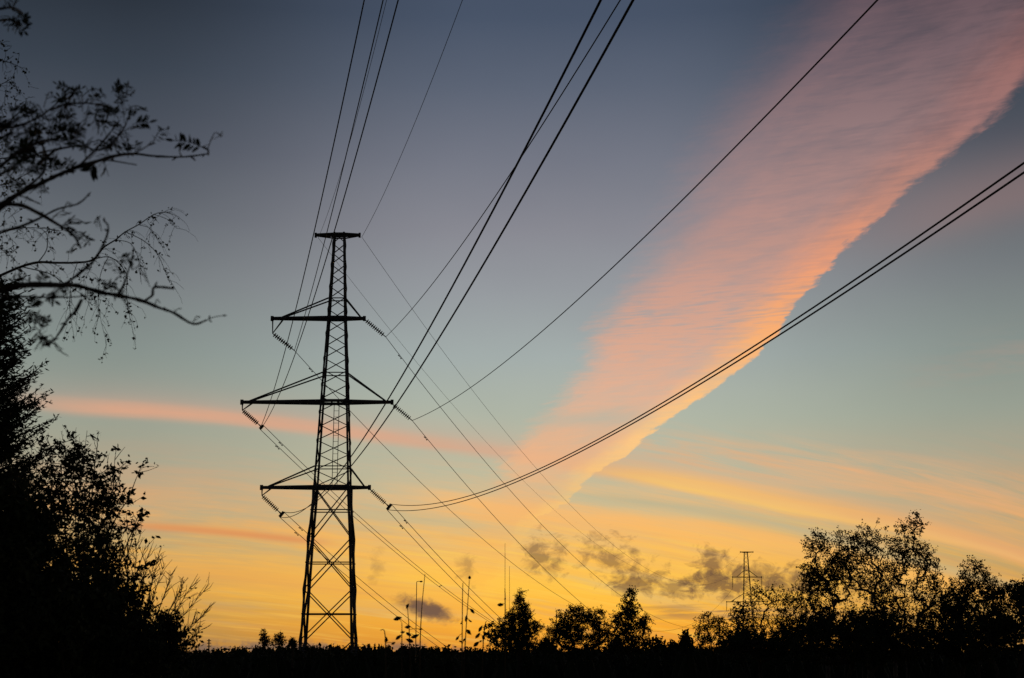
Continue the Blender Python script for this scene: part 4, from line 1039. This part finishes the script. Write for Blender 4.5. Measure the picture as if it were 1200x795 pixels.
b = P(245, 765, 700); b[2] = gz(b[0], 700); t = P(245, 749, 700)
root = thing('far_mast', 'tiny far mast with short crossbars on the horizon at the left', 'mast', b)
m = MB(); m.tube([b, t], .35, 5)
for z in (751, 754, 757.5): m.bar(P(242.6, z, 700), P(247.4, z, 700), .35)
m.build('lattice', M_steel, root, b)

# ------------------------------------------------------------------ far wood and undergrowth (uncountable)
rng = np.random.default_rng(99)
m = MB()
def treeline(Yc, spread, n, ylo, h0, h1, x0, x1, sz):
    for q in range(n):
        x = rng.uniform(x0, x1); Y = Yc + rng.uniform(-spread, spread)
        wx = (x - 600) / F * Y; g0 = float(hill(np.float64(wx), np.float64(Y)))
        ztop = zz(ylo(x) + rng.normal() * .5 + 1.2, Yc) + rng.uniform(h0, h1)
        H = rng.uniform(4.5, 7.5); r = H * rng.uniform(.16, .3); k_ = 46 if Yc > 100 else 90
        if Yc < 100: H *= .5; r *= .35
        con = rng.uniform() < .6
        f = rng.uniform(0, 1, k_) ** (.8); a = rng.uniform(0, 6.28, k_)
        rr = (r * f if con else r * np.sqrt(np.clip(1 - (f * 2 - .7) ** 2 * .5, .1, 1))) * rng.uniform(.5, 1.1, k_)
        c = np.stack([wx + rr * np.cos(a), Y + rr * np.sin(a), ztop - f * H], 1)
        leaves(m, rng, c, sz * 1.5, sz * .75, .6)
        # solid lower body down to the ground
        m.lathe((wx, Y, g0 - 1), (wx, Y, ztop - .1 * H), [(0, r * 1.3), (.75, r * 1.1), (.9, r * .55), (1, .05)], 6)
line = lambda x: np.interp(x, [-200, 240, 300, 350, 420, 500, 560, 700, 800, 900, 1300], [758, 760.5, 756, 754, 754.5, 755, 757.5, 755.5, 755.5, 756, 755])
treeline(420, 30, 900, line, -.6, .35, -150, 1350, .55)
treeline(360, 30, 420, lambda x: line(x) + 2.5, -.6, .5, -150, 1350, .55)
treeline(300, 30, 360, lambda x: line(x) + 5, -.6, .5, -150, 1350, .5)
treeline(64, 9, 520, lambda x: line(x) + 5.0 + 1.6 * math.sin(x * .045) + 1.3 * math.sin(x * .13), -.12, .10, -60, 1260, .16)
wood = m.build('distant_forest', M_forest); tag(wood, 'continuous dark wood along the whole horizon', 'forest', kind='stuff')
m = MB()
n = 60000
r = 6 * (130 / 6) ** rng.uniform(0, 1, n); a = rng.uniform(-.55, .55, n)
x = r * np.sin(a); y = r * np.cos(a); z = hill(x, y); ht = np.clip(.15 + .5 * (np.sin(x * .7) * np.cos(y * .5) * .5 + .5) * np.clip(r / 25, .3, 2.2), .1, 1.4)
c = np.stack([x, y, z + rng.uniform(0, 1, n) * ht], 1); sz = np.clip(r / 90, .06, .6)
u = rdir(rng, n); u[:, 2] = np.abs(u[:, 2]) + .6; u /= np.linalg.norm(u, axis=1, keepdims=True); w = np.cross(u, rdir(rng, n)); w /= np.linalg.norm(w, axis=1, keepdims=True)
m.quads(c, u * sz[:, None], w * sz[:, None] * .3)
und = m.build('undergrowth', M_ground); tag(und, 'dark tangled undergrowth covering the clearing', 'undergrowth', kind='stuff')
